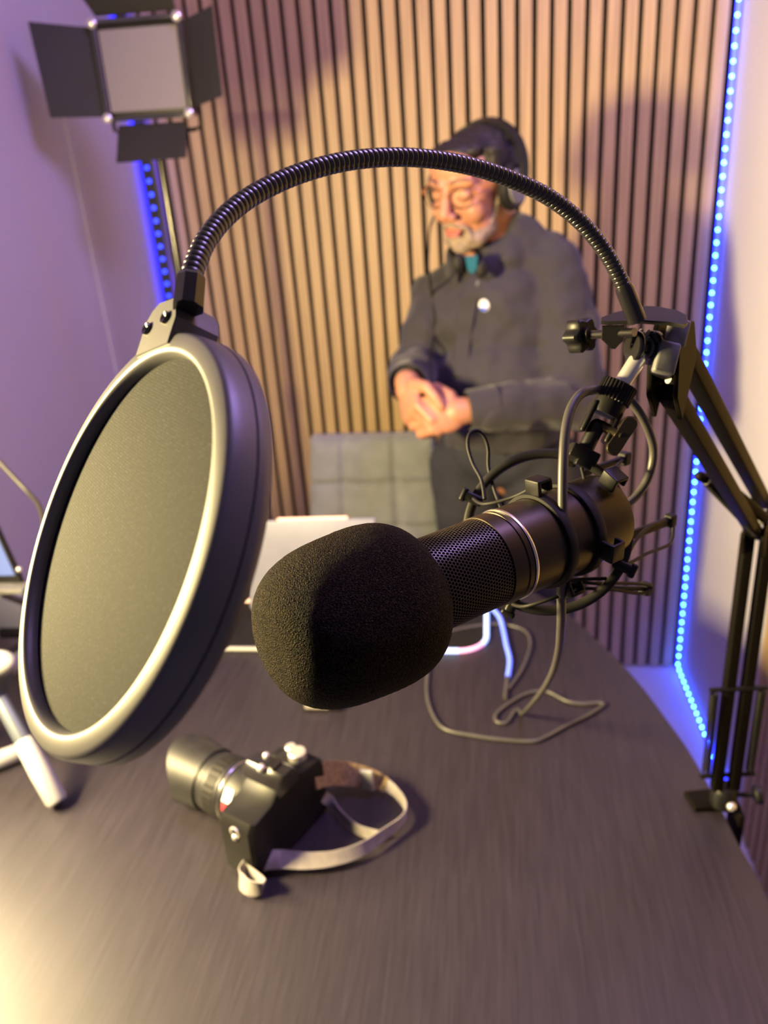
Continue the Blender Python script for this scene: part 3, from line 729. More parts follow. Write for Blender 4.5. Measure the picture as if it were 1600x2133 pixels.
obj('spigot', mb, M['steel'], ba, label='polished steel spigot tube with a forked eye')
mb = MB(); mb.tube([W(1392, 788, .46), W(1410, 790, .462)], 0.0032, 16); obj('bolt', mb, M['steel'], ba, label='bright steel bolt')
# desk clamp of the arm
dc = thing('arm_desk_clamp', 'black steel desk clamp gripping the desk edge and holding the boom arm post', 'clamp', (0.262, 0.742, DZ))
mb = MB(); q0 = atZ(1428, 1663, DZ + 0.004)
fp = [atZ(*p, DZ + 0.0005) for p in ((1424, 1656), (1448, 1692), (1512, 1690), (1530, 1652), (1500, 1648))]
fp2 = [(p.x, p.y) for p in fp]
mb.prism(fp2, (0, 0, DZ + 0.0005), (V((1, 0, 0)), V((0, 1, 0)), V((0, 0, 1))), 0.006, 0.001)
mb.box((0.278, 0.742, DZ - 0.03), (0.006, 0.04, 0.075), bevel=0.001); mb.box((0.255, 0.742, DZ - 0.066), (0.050, 0.035, 0.004), bevel=0.001)
obj('frame', mb, M['armpaint'], dc, angle=30)
mb = MB(); mb.tube([(0.252, 0.742, DZ - 0.105), (0.252, 0.742, DZ - 0.032)], 0.004, 16); mb.lathe([(0.0001, 0), (0.012, 0), (0.013, 0.002), (0.013, 0.012), (0.0001, 0.014)], (0.252, 0.742, DZ - 0.118), V((0, 0, 1)), 24); obj('tightening_screw', mb, M['darksteel'], dc)
mb = MB(); mb.lathe([(0.0001, 0.0), (0.013, 0.0), (0.015, 0.002), (0.015, 0.022), (0.012, 0.026), (0.0001, 0.026)], (0.262, 0.742, DZ + 0.0066), V((0, 0, 1)), 32); obj('socket', mb, M['black'], dc)
for p, q in ((atZ(1497, 1664, .765), 0.004), (atZ(1524, 1680, .768), 0.0055)):
    mb = MB(); mb.ball(p, q); obj('screw', mb, M['steel'], dc, label='bright steel screw head')
mb = MB(); k0 = B0 + V((0, 0, 0.022)); k1 = k0 + V((0.033, 0.0, 0.0)); mb.tube([k0, k1], 0.003, 14)
mb.lathe([(0.0001, 0), (0.009, 0), (0.011, 0.002), (0.011, 0.008), (0.0001, 0.010)], k1, V((1, 0, 0.1)), 24); obj('thumb_screw', mb, M['black'], dc)

# ------------------------------------------------------------------ microphone cable
cpix = [(1262, 1075, .478), (1300, 1056, .485), (1332, 1026, .49), (1354, 985, .49), (1361, 935, .486), (1346, 885, .478), (1318, 840, .470), (1285, 817, .466), (1245, 812, .448), (1212, 820, .432), (1190, 850, .424), (1178, 900, .418), (1173, 970, .414), (1172, 1050, .414), (1173, 1130, .418), (1170, 1220, .43), (1169, 1300, .46), (1163, 1360, .54), (1147, 1410, .66), (1120, 1452, .82)]
pts = [W(*p) for p in cpix]
dz = DZ + 0.0032
pts += [atZ(*p, dz) for p in ((1086, 1488), (1055, 1505), (1035, 1503), (1034, 1488), (1060, 1466), (1100, 1444), (1140, 1441), (1180, 1460), (1215, 1466), (1248, 1464), (1256, 1470), (1225, 1490), (1180, 1512), (1140, 1534), (1110, 1544), (1050, 1541), (990, 1533), (930, 1520), (905, 1495), (891, 1455), (890, 1415), (897, 1370), (905, 1335), (930, 1318), (985, 1305), (1040, 1300), (1090, 1312), (1105, 1340), (1090, 1390), (1060, 1435))]
sp2 = spline(pts, 10)
for p in sp2:
    if p.z < DZ + 0.0029: p.z = DZ + 0.0029
mb = MB(); mb.tube(sp2, 0.0027, 12); o = obj('microphone_cable', mb, M['cable'], None, base=pts[20])
tag(o, 'grey microphone cable hanging from the microphone and looping on the desk', 'cable')

# ------------------------------------------------------------------ laptop, light pad, tube, small box
lt = thing('laptop', 'silver laptop seen from behind its open lid, on the far side of the desk', 'laptop', (-0.37, 1.30, DZ))
tl = atY(508, 1078, 1.22); tr = atY(905, 1085, 1.22)
zt = (tl.z + tr.z) / 2
mb = MB(); lx = V((1, 0.03, 0)).normalized(); ln = V((0, -1, 0.18)).normalized(); ln = (ln - lx * ln.dot(lx)).normalized(); lu = lx.cross(ln) * -1
if lu.z < 0: lu = -lu
xa, xb = -0.445, -0.205; hgt = (zt - (DZ + 0.012)) / lu.z
c0 = V(((xa + xb) / 2, 1.22, zt)) - lu * (hgt / 2)
mb.box(c0, (xb - xa, hgt, 0.006), (lx, lu, ln), bevel=0.0025); obj('lid', mb, M['laptop'], lt)
mb = MB(); bc = c0 - lu * (hgt / 2) ; mb.box((bc.x, bc.y + 0.085, DZ + 0.008), (xb - xa, 0.17, 0.012), bevel=0.003); obj('base', mb, M['laptop'], lt)
mb = MB(); mb.box((bc.x, bc.y + 0.090, DZ + 0.0145), (0.21, 0.10, 0.001)); obj('keyboard', mb, M['black'], lt, smooth=False)
mb = MB(); mb.tube([c0 + lu * (hgt / 2 + .0015) - lx * 0.055, c0 + lu * (hgt / 2 + .0015) + lx * 0.07], 0.0028, 10); obj('edge_highlight', mb, M['glow_coral'], lt, label='coral highlight along the top edge of the lid, made as a glowing bar')  # reflected highlight on the lid edge, built as a glowing bar
# glowing desk pad
pd_ = thing('light_pad', 'dark desk pad with a rounded lit rim glowing pink and blue, under the laptop', 'desk pad', (-0.3, 1.15, DZ))
P1, P2, P3, P4 = atZ(455, 1361, DZ), atZ(1012, 1352, DZ), V((0.015, 1.27, DZ)), V((-0.56, 1.27, DZ))
P1 = V((-0.50, P1.y, DZ)); x1 = atZ(1014, 1310, DZ).x; y0 = atZ(900, 1360, DZ).y; y1 = atZ(1000, 1268, DZ).y
def rrect(x0, y0, x1, y1, r, n=8):
    out = []
    for cx, cy, a0 in ((x1 - r, y0 + r, -90), (x1 - r, y1 - r, 0), (x0 + r, y1 - r, 90), (x0 + r, y0 + r, 180)):
        for k in range(n + 1): a = math.radians(a0 + 90 * k / n); out.append((cx + r * math.cos(a), cy + r * math.sin(a)))
    return out
rr_ = rrect(-0.52, y0, x1, y1 + 0.02, 0.045)
mb = MB(); mb.prism(rr_, (0, 0, DZ + 0.0003), (V((1, 0, 0)), V((0, 1, 0)), V((0, 0, 1))), 0.0035, 0.0005); obj('pad', mb, M['rubber'], pd_)
rim = [V((a, b, DZ + 0.0042)) for a, b in rr_]
def rimseg(i0, i1, mt, lab):
    mb = MB(); mb.tube(rim[i0:i1], 0.0040, 12); obj('light_rim', mb, mt, pd_, label=lab)
mb = MB(); a, b = rim[-1], rim[0]
mb.tube([a, a.lerp(b, .75)], 0.0040, 12); obj('light_rim', mb, M['white'], pd_, label='white unlit front rim')
mb = MB(); mb.tube([a.lerp(b, .755), b], 0.0044, 12); obj('light_rim', mb, M['glow_white'], pd_, label='blue-white lit rim')
rimseg(0, 6, M['glow_pink'], 'pink lit rim'); rimseg(5, 15, M['glow_white'], 'blue-white lit rim'); rimseg(14, 19, M['glow_coral'], 'coral lit rim')
# blue glowing tube
pts = [atZ(*p, DZ + h) for p, h in (((1000, 1262), .004), ((1022, 1266), .012), ((1040, 1285), .012), ((1048, 1310), .006), ((1055, 1345), .005), ((1062, 1375), .005), ((1058, 1410), .004), ((1052, 1455), .004))]
mb = MB(); mb.tube(spline(pts[:5], 6), 0.0036, 12); lt_ = thing('light_tube', 'thin blue glowing flexible tube on the desk right of the lit pad', 'light tube', pts[4])
obj('lit_section', mb, M['glow_blue'], lt_); mb = MB(); mb.tube(spline(pts[4:7], 6), 0.0036, 12); obj('lit_section', mb, M['glow_blue'], lt_)
mb = MB(); mb.tube(spline(pts[6:], 6), 0.0030, 12); obj('lead', mb, M['cable'], lt_)
# small black box
bx_ = thing('battery_box', 'small black box with a pale front edge, lying on the desk below the foam windscreen', 'box', (-0.25, 0.92, DZ))
mb = MB(); mb.box((-0.255, 0.925, DZ + 0.0085), (0.058, 0.036, 0.016), bevel=0.002); obj('case', mb, M['black'], bx_)
mb = MB(); mb.box((-0.262, 0.9065, DZ + 0.009), (0.036, 0.002, 0.008), bevel=0.0006); obj('label_strip', mb, M['strap'], bx_, label='pale grey front strip')

# ------------------------------------------------------------------ stills camera on the desk
KD = V((-0.90, 0.435, 0)).normalized(); KS = V((KD.y, -KD.x, 0)) * -1      # lens direction; KS along the body width
KC = V((-0.258, 0.670, DZ)); KZ = V((0, 0, 1))
if KS.y > 0: KS = -KS                                                          # KS points to the near end
ph = thing('photo_camera', 'black digital SLR camera with a petal lens hood lying on the desk', 'camera', KC)
mb = MB()
K = lambda f, s, z: KC + KD * f + KS * s + KZ * z
mb.prism([(-0.062, 0.002), (-0.066, 0.008), (-0.066, 0.074), (-0.058, 0.084), (-0.030, 0.086), (-0.018, 0.094), (0.018, 0.094), (0.030, 0.084), (0.060, 0.080), (0.067, 0.070), (0.067, 0.008), (0.062, 0.002)],
         KC - KD * 0.025, (KS, KZ, KD), 0.048, 0.004)
mb.box(K(0.030, -0.052, 0.040), (0.030, 0.030, 0.070), (KD, KS, KZ), bevel=0.010)
obj('body', mb, M['black'], ph, angle=35)
mb = MB(); mb.prism([(-0.020, 0.0), (0.020, 0.0), (0.015, 0.020), (0.008, 0.026), (-0.008, 0.026), (-0.015, 0.020)], K(-0.028, 0, 0.084), (KS, KZ, KD), 0.056, 0.003); mb.box(K(-0.004, 0, 0.1115), (0.020, 0.018, 0.003), (KD, KS, KZ), bevel=0.0008); obj('viewfinder_hump', mb, M['gloss'], ph, angle=35)
for f, s, z, r, h in ((-0.004, -0.044, 0.085, 0.0105, 0.011), (0.016, -0.055, 0.082, 0.0065, 0.006)):
    mb = MB(); n_ = 40; mb.prism([(r * (1 + .04 * (i % 2)) * math.cos(2 * PI * i / n_), r * (1 + .04 * (i % 2)) * math.sin(2 * PI * i / n_)) for i in range(n_)], K(f, s, z), (KD, KS, KZ), h, 0.001); obj('dial', mb, M['steel'], ph, label='bright metal control dial')
mb = MB(); mb.ball(K(0.0, 0.012, 0.112), 0.005); mb.ball(K(0.008, -0.006, 0.113), 0.004); obj('hot_shoe', mb, M['steel'], ph, label='bright metal hot shoe')
LZ = 0.043; LC = K(0.023, 0, LZ)
mb = MB(); mb.lathe([(0.0001, 0), (0.034, 0), (0.034, 0.008), (0.036, 0.012), (0.036, 0.030), (0.0345, 0.032), (0.0345, 0.036), (0.037, 0.040), (0.037, 0.066), (0.0355, 0.068), (0.0355, 0.072), (0.0365, 0.076), (0.0365, 0.082), (0.033, 0.084), (0.031, 0.082)], LC, KD, 64); obj('lens_barrel', mb, M['lensbarrel'], ph, angle=30)
mb = MB()
n_ = 60
mb.prism([(0.0374 * (1 + .012 * (i % 2)) * math.cos(2 * PI * i / n_), 0.0374 * (1 + .012 * (i % 2)) * math.sin(2 * PI * i / n_)) for i in range(n_)], LC + KD * 0.044, (KS, KZ, KD), 0.016); obj('zoom_ring', mb, M['rubber'], ph, smooth=False)
mb = MB(); mb.lathe([(0.0370, 0.0345), (0.0374, 0.0350), (0.0374, 0.0358), (0.0370, 0.0362)], LC, KD, 64); obj('trim_ring', mb, M['silver'], ph, label='thin silver trim ring')
mb = MB(); mb.ball(LC + KD * 0.078, (0.030, 0.030, 0.006), (KS, KZ, KD), 32, 12); obj('front_glass', mb, M['glass'], ph)
# petal hood
mb = MB(); rows_o, rows_i = [], []
n_ = 96
hr = []
for j in range(n_):
    a = 2 * PI * j / n_; ln_ = 0.034 + 0.020 * (0.5 + 0.5 * math.cos(2 * a + PI))
    ln_ = 0.030 + 0.026 * abs(math.sin(a)) ** 1.5
    hr.append(ln_)
def hring(r0, r1, t):
    return [LC + KD * (0.076 + hr[j] * t) + (KS * math.cos(2 * PI * j / n_) + KZ * math.sin(2 * PI * j / n_)) * (r0 + (r1 - r0) * t) for j in range(n_)]
mb.grid([hring(.0385, .0425, t) for t in (0, .25, .5, .75, 1)] + [hring(.0370, .0410, t) for t in (1, .75, .5, .25, 0)] + [hring(.0385, .0425, 0)]); obj('lens_hood', mb, M['lensbarrel'], ph, angle=50)
mb = MB(); lb = LC + KD * 0.022; aa = math.radians(38)
rdir = KS * math.cos(aa) + KZ * math.sin(aa); tdir = KS * -math.sin(aa) + KZ * math.cos(aa)
mb.box(lb + rdir * 0.0362, (0.013, 0.016, 0.0012), (KD, tdir, rdir), bevel=0.0004); obj('switch_plate', mb, M['led_white'], ph, label='white printed switch plate')
rd2 = KS * math.cos(aa - .42) + KZ * math.sin(aa - .42); td2 = KS * -math.sin(aa - .42) + KZ * math.cos(aa - .42)
mb = MB(); mb.box(lb + rd2 * 0.0362, (0.013, 0.010, 0.0012), (KD, td2, rd2), bevel=0.0004); obj('badge', mb, M['red'], ph, label='red printed badge')
for s in (0.0665, -0.0645):
    mb = MB(); c = K(-0.002, s, 0.066); mb.tube([c + KD * 0.006 * math.cos(t) + KZ * 0.006 * math.sin(t) for t in [2 * PI * i / 20 for i in range(20)]], 0.0013, 8, closed=True); mb.ball(c - KZ * 0.006, 0.004); obj('strap_lug', mb, M['steel'], ph, label='bright steel strap lug')
# strap
sp_pix = [((512, 1745), .050), ((508, 1778), .032), ((515, 1812), .018), ((548, 1845), .016), ((520, 1850), .016), ((502, 1828), .018), ((530, 1798), .020), ((580, 1790), .018), ((640, 1793), .017), ((700, 1787), .017), ((755, 1768), .017), ((800, 1738), .016), ((838, 1708), .016), ((845, 1680), .016), ((825, 1650), .016), ((800, 1632), .018), ((765, 1620), .022), ((720, 1612), .030), ((680, 1612), .050), ((655, 1625), .060)]
pts = [atZ(*p, DZ + h) for p, h in sp_pix]
wd_ = [(0, 0, 1), (0, .2, 1), (.2, .2, 1), (.5, 0, 1), (0, .3, 1), (0, .6, 1), (0, .8, 1), (0, .8, .8), (0, .7, .8), (0, .6, .9), (0, .5, 1), (0, .3, 1), (0, 0, 1), (.2, 0, 1), (.3, .2, 1), (.2, .4, 1), (0, .7, 1), (0, .8, .8), (0, .8, .6), (0, 1, .6)]
s1 = spline(pts, 6); w1_ = spline([V(x) for x in wd_], 6); ww = lerp_list([.006, .010, .017, .019, .019, .021, .022, .020, .018, .016, .016, .016, .015, .014, .014, .017, .022, .026, .026, .020], 6, len(s1))
for p, w in zip(s1, ww):
    p.z = max(p.z, DZ + w / 2 + 0.002)
st = thing('camera_strap', 'pale woven camera strap looped on the desk beside the camera', 'strap', pts[9])
mb = MB(); mb.ribbon(s1[:-20], w1_[:-20], ww[:-20], 0.0016); obj('webbing', mb, M['strap'], st, angle=50)
mb = MB(); mb.ribbon(s1[-26:], w1_[-26:], [w * 1.15 for w in ww[-26:]], 0.0036); obj('pad', mb, M['straptan'], st, angle=50, label='tan woven end pad')
pts = [atZ(*p, DZ + h) for p, h in (((668, 1655), .03), ((690, 1672), .012), ((712, 1700), .010), ((745, 1728), .010), ((790, 1742), .010))]
mb = MB(); s1 = spline(pts, 6); mb.ribbon(s1, [V((0, .3, 1))] * len(s1), 0.014, 0.0014); obj('webbing', mb, M['strap'], st, angle=50)
mb = MB(); c = atZ(765, 1625, DZ + 0.026); tt = V((1, -.15, 0)).normalized(); mb.box(c, (0.016, 0.005, 0.030), (tt, V((-tt.y, tt.x, 0)), V((0, 0, 1))), bevel=0.0015); obj('buckle', mb, M['white'], st, label='translucent white buckle')

# ------------------------------------------------------------------ phone stand at the left edge
gb = thing('phone_tripod', 'small white tripod stand with a grey column on the left end of the desk', 'tripod', (-0.70, 0.86, DZ))
TPc = W(-18, 1418, 1.005)
def leg(fx, fy, gx, mt1, name):
    foot = V((fx, fy, DZ + 0.010)); mid = TPc.lerp(foot, gx)
    mb = MB(); mb.rc(TPc - V((0, 0, 0.01)), 0.0100, mid, 0.0110, 18); lg = obj('leg', mb, M['bluegrey'], gb)
    mb = MB(); x, y, z = basis(foot - mid)
    mb.tube([mid - z * 0.004, mid + z * 0.002, mid.lerp(foot, .5), foot - z * 0.004, foot], [0.0100, 0.0128, 0.0140, 0.0135, 0.0115], 24)
    c = obj('grip', mb, M['white'], lg, label='white cylindrical grip')
f_ = atZ(124, 1684, DZ); leg(f_.x, f_.y, 0.50, None, 'a'); leg(-0.82, 0.80, 0.35, None, 'b'); leg(-0.80, 1.02, 0.45, None, 'c')
mb = MB(); h_a, h_b = atZ(52, 1562, DZ + .013), atZ(-60, 1605, DZ + .013); mb.tube([h_a, h_a.lerp(h_b, .05), h_a.lerp(h_b, .95), h_b], [.0105, .0128, .0128, .010], 24); obj('folded_handle', mb, M['white'], gb, label='white handle lying on the desk')
mb = MB(); mb.lathe([(0.0001, -0.02), (0.016, -0.02), (0.021, -0.012), (0.021, 0.010), (0.0185, 0.016), (0.0185, 0.045), (0.0001, 0.048)], TPc, V((0, 0, 1)), 36); obj('column', mb, M['bluegrey'], gb)
mb = MB(); hc = W(-10, 1382, .985); mb.ball(hc, (0.030, 0.020, 0.016)); obj('motor_cover', mb, M['white'], gb, label='white rounded cover')
mb = MB(); mb.rc(TPc + V((0, 0, 0.045)), 0.010, hc, 0.011, 16); obj('neck', mb, M['bluegrey'], gb)
# phone in clamp and small monitor
tb = thing('tablet', 'tablet with a lit pale blue screen leaning at the left picture edge', 'tablet', (-0.80, 1.16, DZ))
t0, t1, t2 = W(-60, 985, 1.16), W(44, 1212, 1.16), W(-80, 1214, 1.18)
au = (t0 - t1); an = (t2 - t1).cross(au).normalized(); ac = (t2 - t1).normalized(); au = an.cross(ac); au = au if au.z > 0 else -au
cent = t1 + (t2 - t1) * .5 + (t0 - t1) * .5
def quad(mb, a, b, c, d, nrm, th):
    mb.grid([[a, b, c, d], [a + nrm * th, b + nrm * th, c + nrm * th, d + nrm * th]], True, True, True)
nn = an if an.y < 0 else -an
sh = W(-140, 985, 1.18)
mb = MB(); quad(mb, t1, t2, sh, t0, -nn, 0.008); obj('housing', mb, M['black'], tb, smooth=False)
cc = (t1 + t2 + sh + t0) / 4
i_ = [cc + (p - cc) * .88 + nn * 0.0008 for p in (t1, t2, sh, t0)]
mb = MB(); quad(mb, *i_, -nn, 0.0006); obj('screen', mb, M['screen'], tb, smooth=False)
mb = MB(); mb.box(W(5, 1224, 1.165), (0.085, 0.030, 0.008), bevel=0.002); mb.tube([W(0, 1235, 1.17), V((-0.80, 1.16, DZ + 0.0075))], 0.006, 14); obj('stand', mb, M['grey'], tb)
mb = MB(); mb.ball(W(40, 1186, 1.16), 0.0045); obj('button', mb, M['steel'], tb, label='bright metal button')
nb = thing('storage_case', 'pale silver case standing on a dark base at the left end of the desk', 'case', (-0.80, 1.10, DZ))
ca, cb_ = atY(41, 1240, 1.10), atY(41, 1312, 1.10)
mb = MB(); mb.box(((ca.x - 0.895) / 2, 1.125, (ca.z + cb_.z) / 2), (abs(ca.x + 0.895), 0.05, ca.z - cb_.z), bevel=0.006); obj('shell', mb, M['laptop'], nb)
mb = MB(); mb.box(((ca.x - 0.895) / 2 + .004, 1.125, (cb_.z + DZ + 0.0005) / 2), (abs(ca.x + 0.895) - .004, 0.06, cb_.z - DZ - 0.001), bevel=0.003); obj('base', mb, M['black'], nb)
mb = MB(); cpts = [W(-60, 905, 1.15), W(-20, 942, 1.15), W(20, 985, 1.15), W(55, 1022, 1.15), W(80, 1052, 1.16), W(90, 1090, 1.17), W(96, 1160, 1.18), W(98, 1240, 1.19), atZ(90, 1330, DZ + .003)]
mb.tube(spline(cpts, 8), 0.0035, 10); o = obj('thin_cable', mb, M['cable'], None, base=cpts[-1]); tag(o, 'thin dark cable arching against the left wall beside the tablet', 'cable')

# ------------------------------------------------------------------ LED panel light on stand
YP = 1.62
q = [atY(*p, YP) for p in ((193, 47), (372, 34), (404, 238), (228, 252))]
cen = sum(q, V()) / 4
lp = thing('led_panel_light', 'unlit square LED panel light with four black barn doors on a stand', 'studio light', V((-0.69, 1.66, 0.0)))
px = ((q[1] - q[0]) + (q[2] - q[3])).normalized(); py = ((q[0] - q[3]) + (q[1] - q[2])).normalized(); pn = px.cross(py).normalized()
if pn.y > 0: pn = -pn
py = pn.cross(px); py = py if py.z > 0 else -py
pw = ((q[1] - q[0]).length + (q[2] - q[3]).length) / 2; phh = ((q[0] - q[3]).length + (q[1] - q[2]).length) / 2
mb = MB(); mb.box(cen - pn * 0.018, (pw, phh, 0.034), (px, py, pn), bevel=0.008); obj('housing', mb, M['barn'], lp)
mb = MB(); mb.box(cen + pn * 0.0005, (pw * .90, phh * .84, 0.003), (px, py, pn)); obj('diffuser', mb, M['diffuser'], lp, smooth=False, label='pale grey glossy diffuser panel')
mb = MB()
for sx, sy, a, b in ((0, 1, pw * 1.02, .008), (0, -1, pw * 1.02, .008), (1, 0, .007, phh * 1.02), (-1, 0, .007, phh * 1.02)):
    mb.box(cen + px * sx * pw * .5 + py * sy * phh * .5 + pn * 0.006, (a, b, 0.008), (px, py, pn), bevel=0.002)
obj('rim', mb, M['panelrim'], lp)
for sx in (-1, 1):
    for sy in (-1, 1):
        mb = MB(); mb.lathe([(0.0001, 0), (0.008, 0), (0.009, 0.002), (0.009, 0.006), (0.006, 0.009), (0.0001, 0.010)], cen + px * sx * pw * .485 + py * sy * phh * .485 + pn * 0.008, pn, 24); obj('corner_screw', mb, M['steel'], lp, label='bright corner screw')
def door(pp, ref, th=0.0015):
    mb = MB(); quad(mb, *[V(p) for p in pp], ref, th); obj('barn_door', mb, M['barn'], lp, smooth=False)
# hinged flaps, each leaning forward of the frame by its own amount
hl0, hl1 = cen - px * pw * .54 + py * phh * .46, cen - px * pw * .54 - py * phh * .46
fl = lambda base, out, ln, fw_, : base + out * ln + pn * fw_
oL, oR, oU, oD = -px, px, py, -py
door([hl0, hl1, fl(hl1, oL, .088, .050) + py * 0.000, fl(hl0, oL, .096, .050) + py * 0.008], -pn)
hr0, hr1 = cen + px * pw * .54 + py * phh * .46, cen + px * pw * .54 - py * phh * .42
door([hr0, hr1, fl(hr1, oR, .068, .035) + py * .012, fl(hr0, oR, .068, .035) + py * .012], -pn)
hd0, hd1 = cen - py * phh * .56 - px * pw * .40, cen - py * phh * .56 + px * pw * .42
door([hd0, hd1, fl(hd1, oD, .066, .025) - px * .002, fl(hd0, oD, .068, .025) - px * .006], -pn)
hu0, hu1 = cen + py * phh * .56 - px * pw * .46, cen + py * phh * .56 + px * pw * .46
door([hu0, hu1, fl(hu1, oU, .085, .06) + px * .01, fl(hu0, oU, .085, .06) - px * .035], -pn)
mb = MB(); yk = [cen - px * pw * .53, cen - px * pw * .53 - py * phh * .60, cen - px * pw * .45 - py * phh * .64, cen + px * pw * .45 - py * phh * .64, cen + px * pw * .53 - py * phh * .60, cen + px * pw * .53]
yk = [p - pn * 0.030 for p in yk]
mb.tube(yk, 0.004, 10); obj('yoke', mb, M['black'], lp)
yb = (yk[2] + yk[3]) / 2
SB = V((atY(347, 400, yb.y).x, yb.y, 0))
mb = MB(); mb.tube([V((SB.x, SB.y, 0.30)), V((SB.x, SB.y, 1.05))], 0.0130, 20); mb.tube([V((SB.x, SB.y, 1.0)), V((SB.x, SB.y, yb.z))], 0.0105, 20); mb.lathe([(0.0135, 0), (0.017, 0.004), (0.017, 0.03), (0.0135, 0.034)], (SB.x, SB.y, 1.03), V((0, 0, 1)), 20, (True, True)); obj('pole', mb, M['gloss'], lp)
for k in range(3):
    a = math.radians(60 + 120 * k); e_ = V((SB.x + .17 * math.cos(a), SB.y + .17 * math.sin(a), 0.012))
    mb = MB(); mb.tube([V((SB.x, SB.y, 0.42)), e_], 0.008, 12); mb.ball(e_, 0.012); obj('leg', mb, M['black'], lp)
pts = [yb + V((-0.03, 0.01, -0.01)), V((SB.x - .03, SB.y + .03, 1.40)), V((SB.x - .02, SB.y + .03, 1.25)), V((SB.x - .035, SB.y + .03, 1.10)), V((SB.x - .02, SB.y + .02, 0.8)), V((SB.x - .02, SB.y + .02, 0.3))]
mb = MB(); mb.tube(spline(pts, 8), 0.003, 8); obj('power_lead', mb, M['cable'], lp)

# ------------------------------------------------------------------ chair
ch = thing('upholstered_chair', 'grey upholstered chair with quilted square back, behind the desk beside the man', 'chair', (-0.31, 1.78, 0))
yt = 1.84; xl, xr = atY(650, 905, yt).x, atY(903, 905, yt).x; ztop = atY(770, 905, yt).z
cw = xr - xl; cxm = (xl + xr) / 2
mb = MB(); nx, nz = 48, 60; H_ = 0.44
def cushion(u, v, front):
    # quilting: three columns, rows of about 0.115 m
    w = cw * (1.0 + 0.16 * v)
    gx = [0, .275, .685, 1.0]; gz = [0, .25, .5, .75, 1.0]
    du = min(abs(u - g) for g in gx[1:3]); dv = min(abs(v - g) for g in gz[1:4])
    pull = 0.010 * (math.exp(-(du * cw / 0.009) ** 2)) + 0.010 * math.exp(-(dv * H_ / 0.008) ** 2)
    ed = min(u, 1 - u) * cw; ez = min(v, 1 - v) * H_
    rd = 0.016 * (1 - math.exp(-(min(ed, ez) / 0.010)))
    th = (0.022 + rd - pull) if front else -(0.018 + rd * .6)
    return V((cxm + (u - .5) * w, yt - th + 0.06 * v * 0.0, ztop - v * H_)) + V((0, -0.10 * v, 0))
for fr in (True, False):
    rows = [[cushion(i / nx, j / nz, fr) for i in range(nx + 1)] for j in range(nz + 1)]
    mb.grid(rows, False)
b0 = 0; n1_ = (nx + 1) * (nz + 1)
def idx(i, j, k): return k * n1_ + j * (nx + 1) + i
for i in range(nx): mb.addf((idx(i, 0, 0), idx(i + 1, 0, 0), idx(i + 1, 0, 1), idx(i, 0, 1))); mb.addf((idx(i, nz, 0), idx(i, nz, 1), idx(i + 1, nz, 1), idx(i + 1, nz, 0)))
for j in range(nz): mb.addf((idx(0, j, 0), idx(0, j, 1), idx(0, j + 1, 1), idx(0, j + 1, 0))); mb.addf((idx(nx, j, 0), idx(nx, j + 1, 0), idx(nx, j + 1, 1), idx(nx, j, 1)))
obj('backrest', mb, M['chair'], ch, angle=70)
mb = MB(); mb.box((cxm - .015, 1.62, 0.45), (0.30, 0.34, 0.08), bevel=0.03); obj('seat', mb, M['chair'], ch)
for sx in (-1, 1):
    for sy in (-1, 1):
        mb = MB(); mb.tube([(cxm - .015 + sx * .12, 1.62 + sy * .13, 0.415), (cxm - .015 + sx * .13, 1.62 + sy * .15, 0.0)], [0.014, 0.010], 14); obj('leg', mb, M['black'], ch)

# ------------------------------------------------------------------ the man
bxv = V((0.93, -0.36, 0)).normalized(); bfv = V((-0.36, -0.93, 0)).normalized(); bzv = V((0, 0, 1)); BA = (bxv, bfv, bzv)
man = thing('person', 'man in a charcoal shirt and headphones, head bowed, standing behind the desk with hands together', 'person', (0.03, 1.66, 0))
Fh = V((-0.52, -0.78, -0.30)).normalized(); Uh = V((0.05, 0, 1)); Uh = (Uh - Fh * Uh.dot(Fh)).normalized(); Xh = Uh.cross(Fh).normalized()
HC = V((-0.030, 1.575, 1.458))
Hd = lambda x, y, z: HC + Xh * x + Fh * y + Uh * z
HA = (Xh, Fh, Uh)
S = {'SL': V((.140, 1.585, 1.245)), 'EL': V((.165, 1.50, 1.045)), 'WL': V((-.035, 1.405, 1.062)), 'SR': V((-.105, 1.665, 1.235)), 'ER': V((-.160, 1.62, 1.095)), 'WR': V((-.160, 1.46, 1.105))}
HK = 0.93
def hscale(mb, start=0):
    for i in range(start, len(mb.v)): mb.v[i] = HC + (mb.v[i] - HC) * HK
    return mb
mb = MB()
# head
mb.ball(Hd(0, -.016, .010), (.074, .093, .073), HA, 28, 18); mb.ball(Hd(0, .030, -.020), (.060, .060, .084), HA, 28, 18)
mb.ball(Hd(0, .028, -.074), (.057, .055, .041), HA, 24, 14); mb.ball(Hd(0, .070, -.102), (.022, .018, .018), HA)
for s in (-1, 1):
    mb.ball(Hd(s * .038, .060, -.038), (.022, .022, .026), HA); mb.ball(Hd(s * .012, .101, -.037), (.0085, .010, .008), HA)
    mb.ball(Hd(s * .031, .0735, -.002), (.0155, .013, .012), HA); mb.rc(Hd(s * .012, .086, .021), .0085, Hd(s * .046, .070, .020), .008)
    mb.ball(Hd(s * .076, -.012, -.012), (.007, .018, .030), HA)
mb.rc(Hd(0, .084, .018), .008, Hd(0, .108, -.030), .0115); mb.ball(Hd(0, .106, -.034), (.012, .012, .010), HA)
mb.ball(Hd(0, .082, -.062), (.024, .012, .016), HA)
mb.ball(Hd(0, .058, .040), (.052, .030, .034), HA)
hscale(mb)
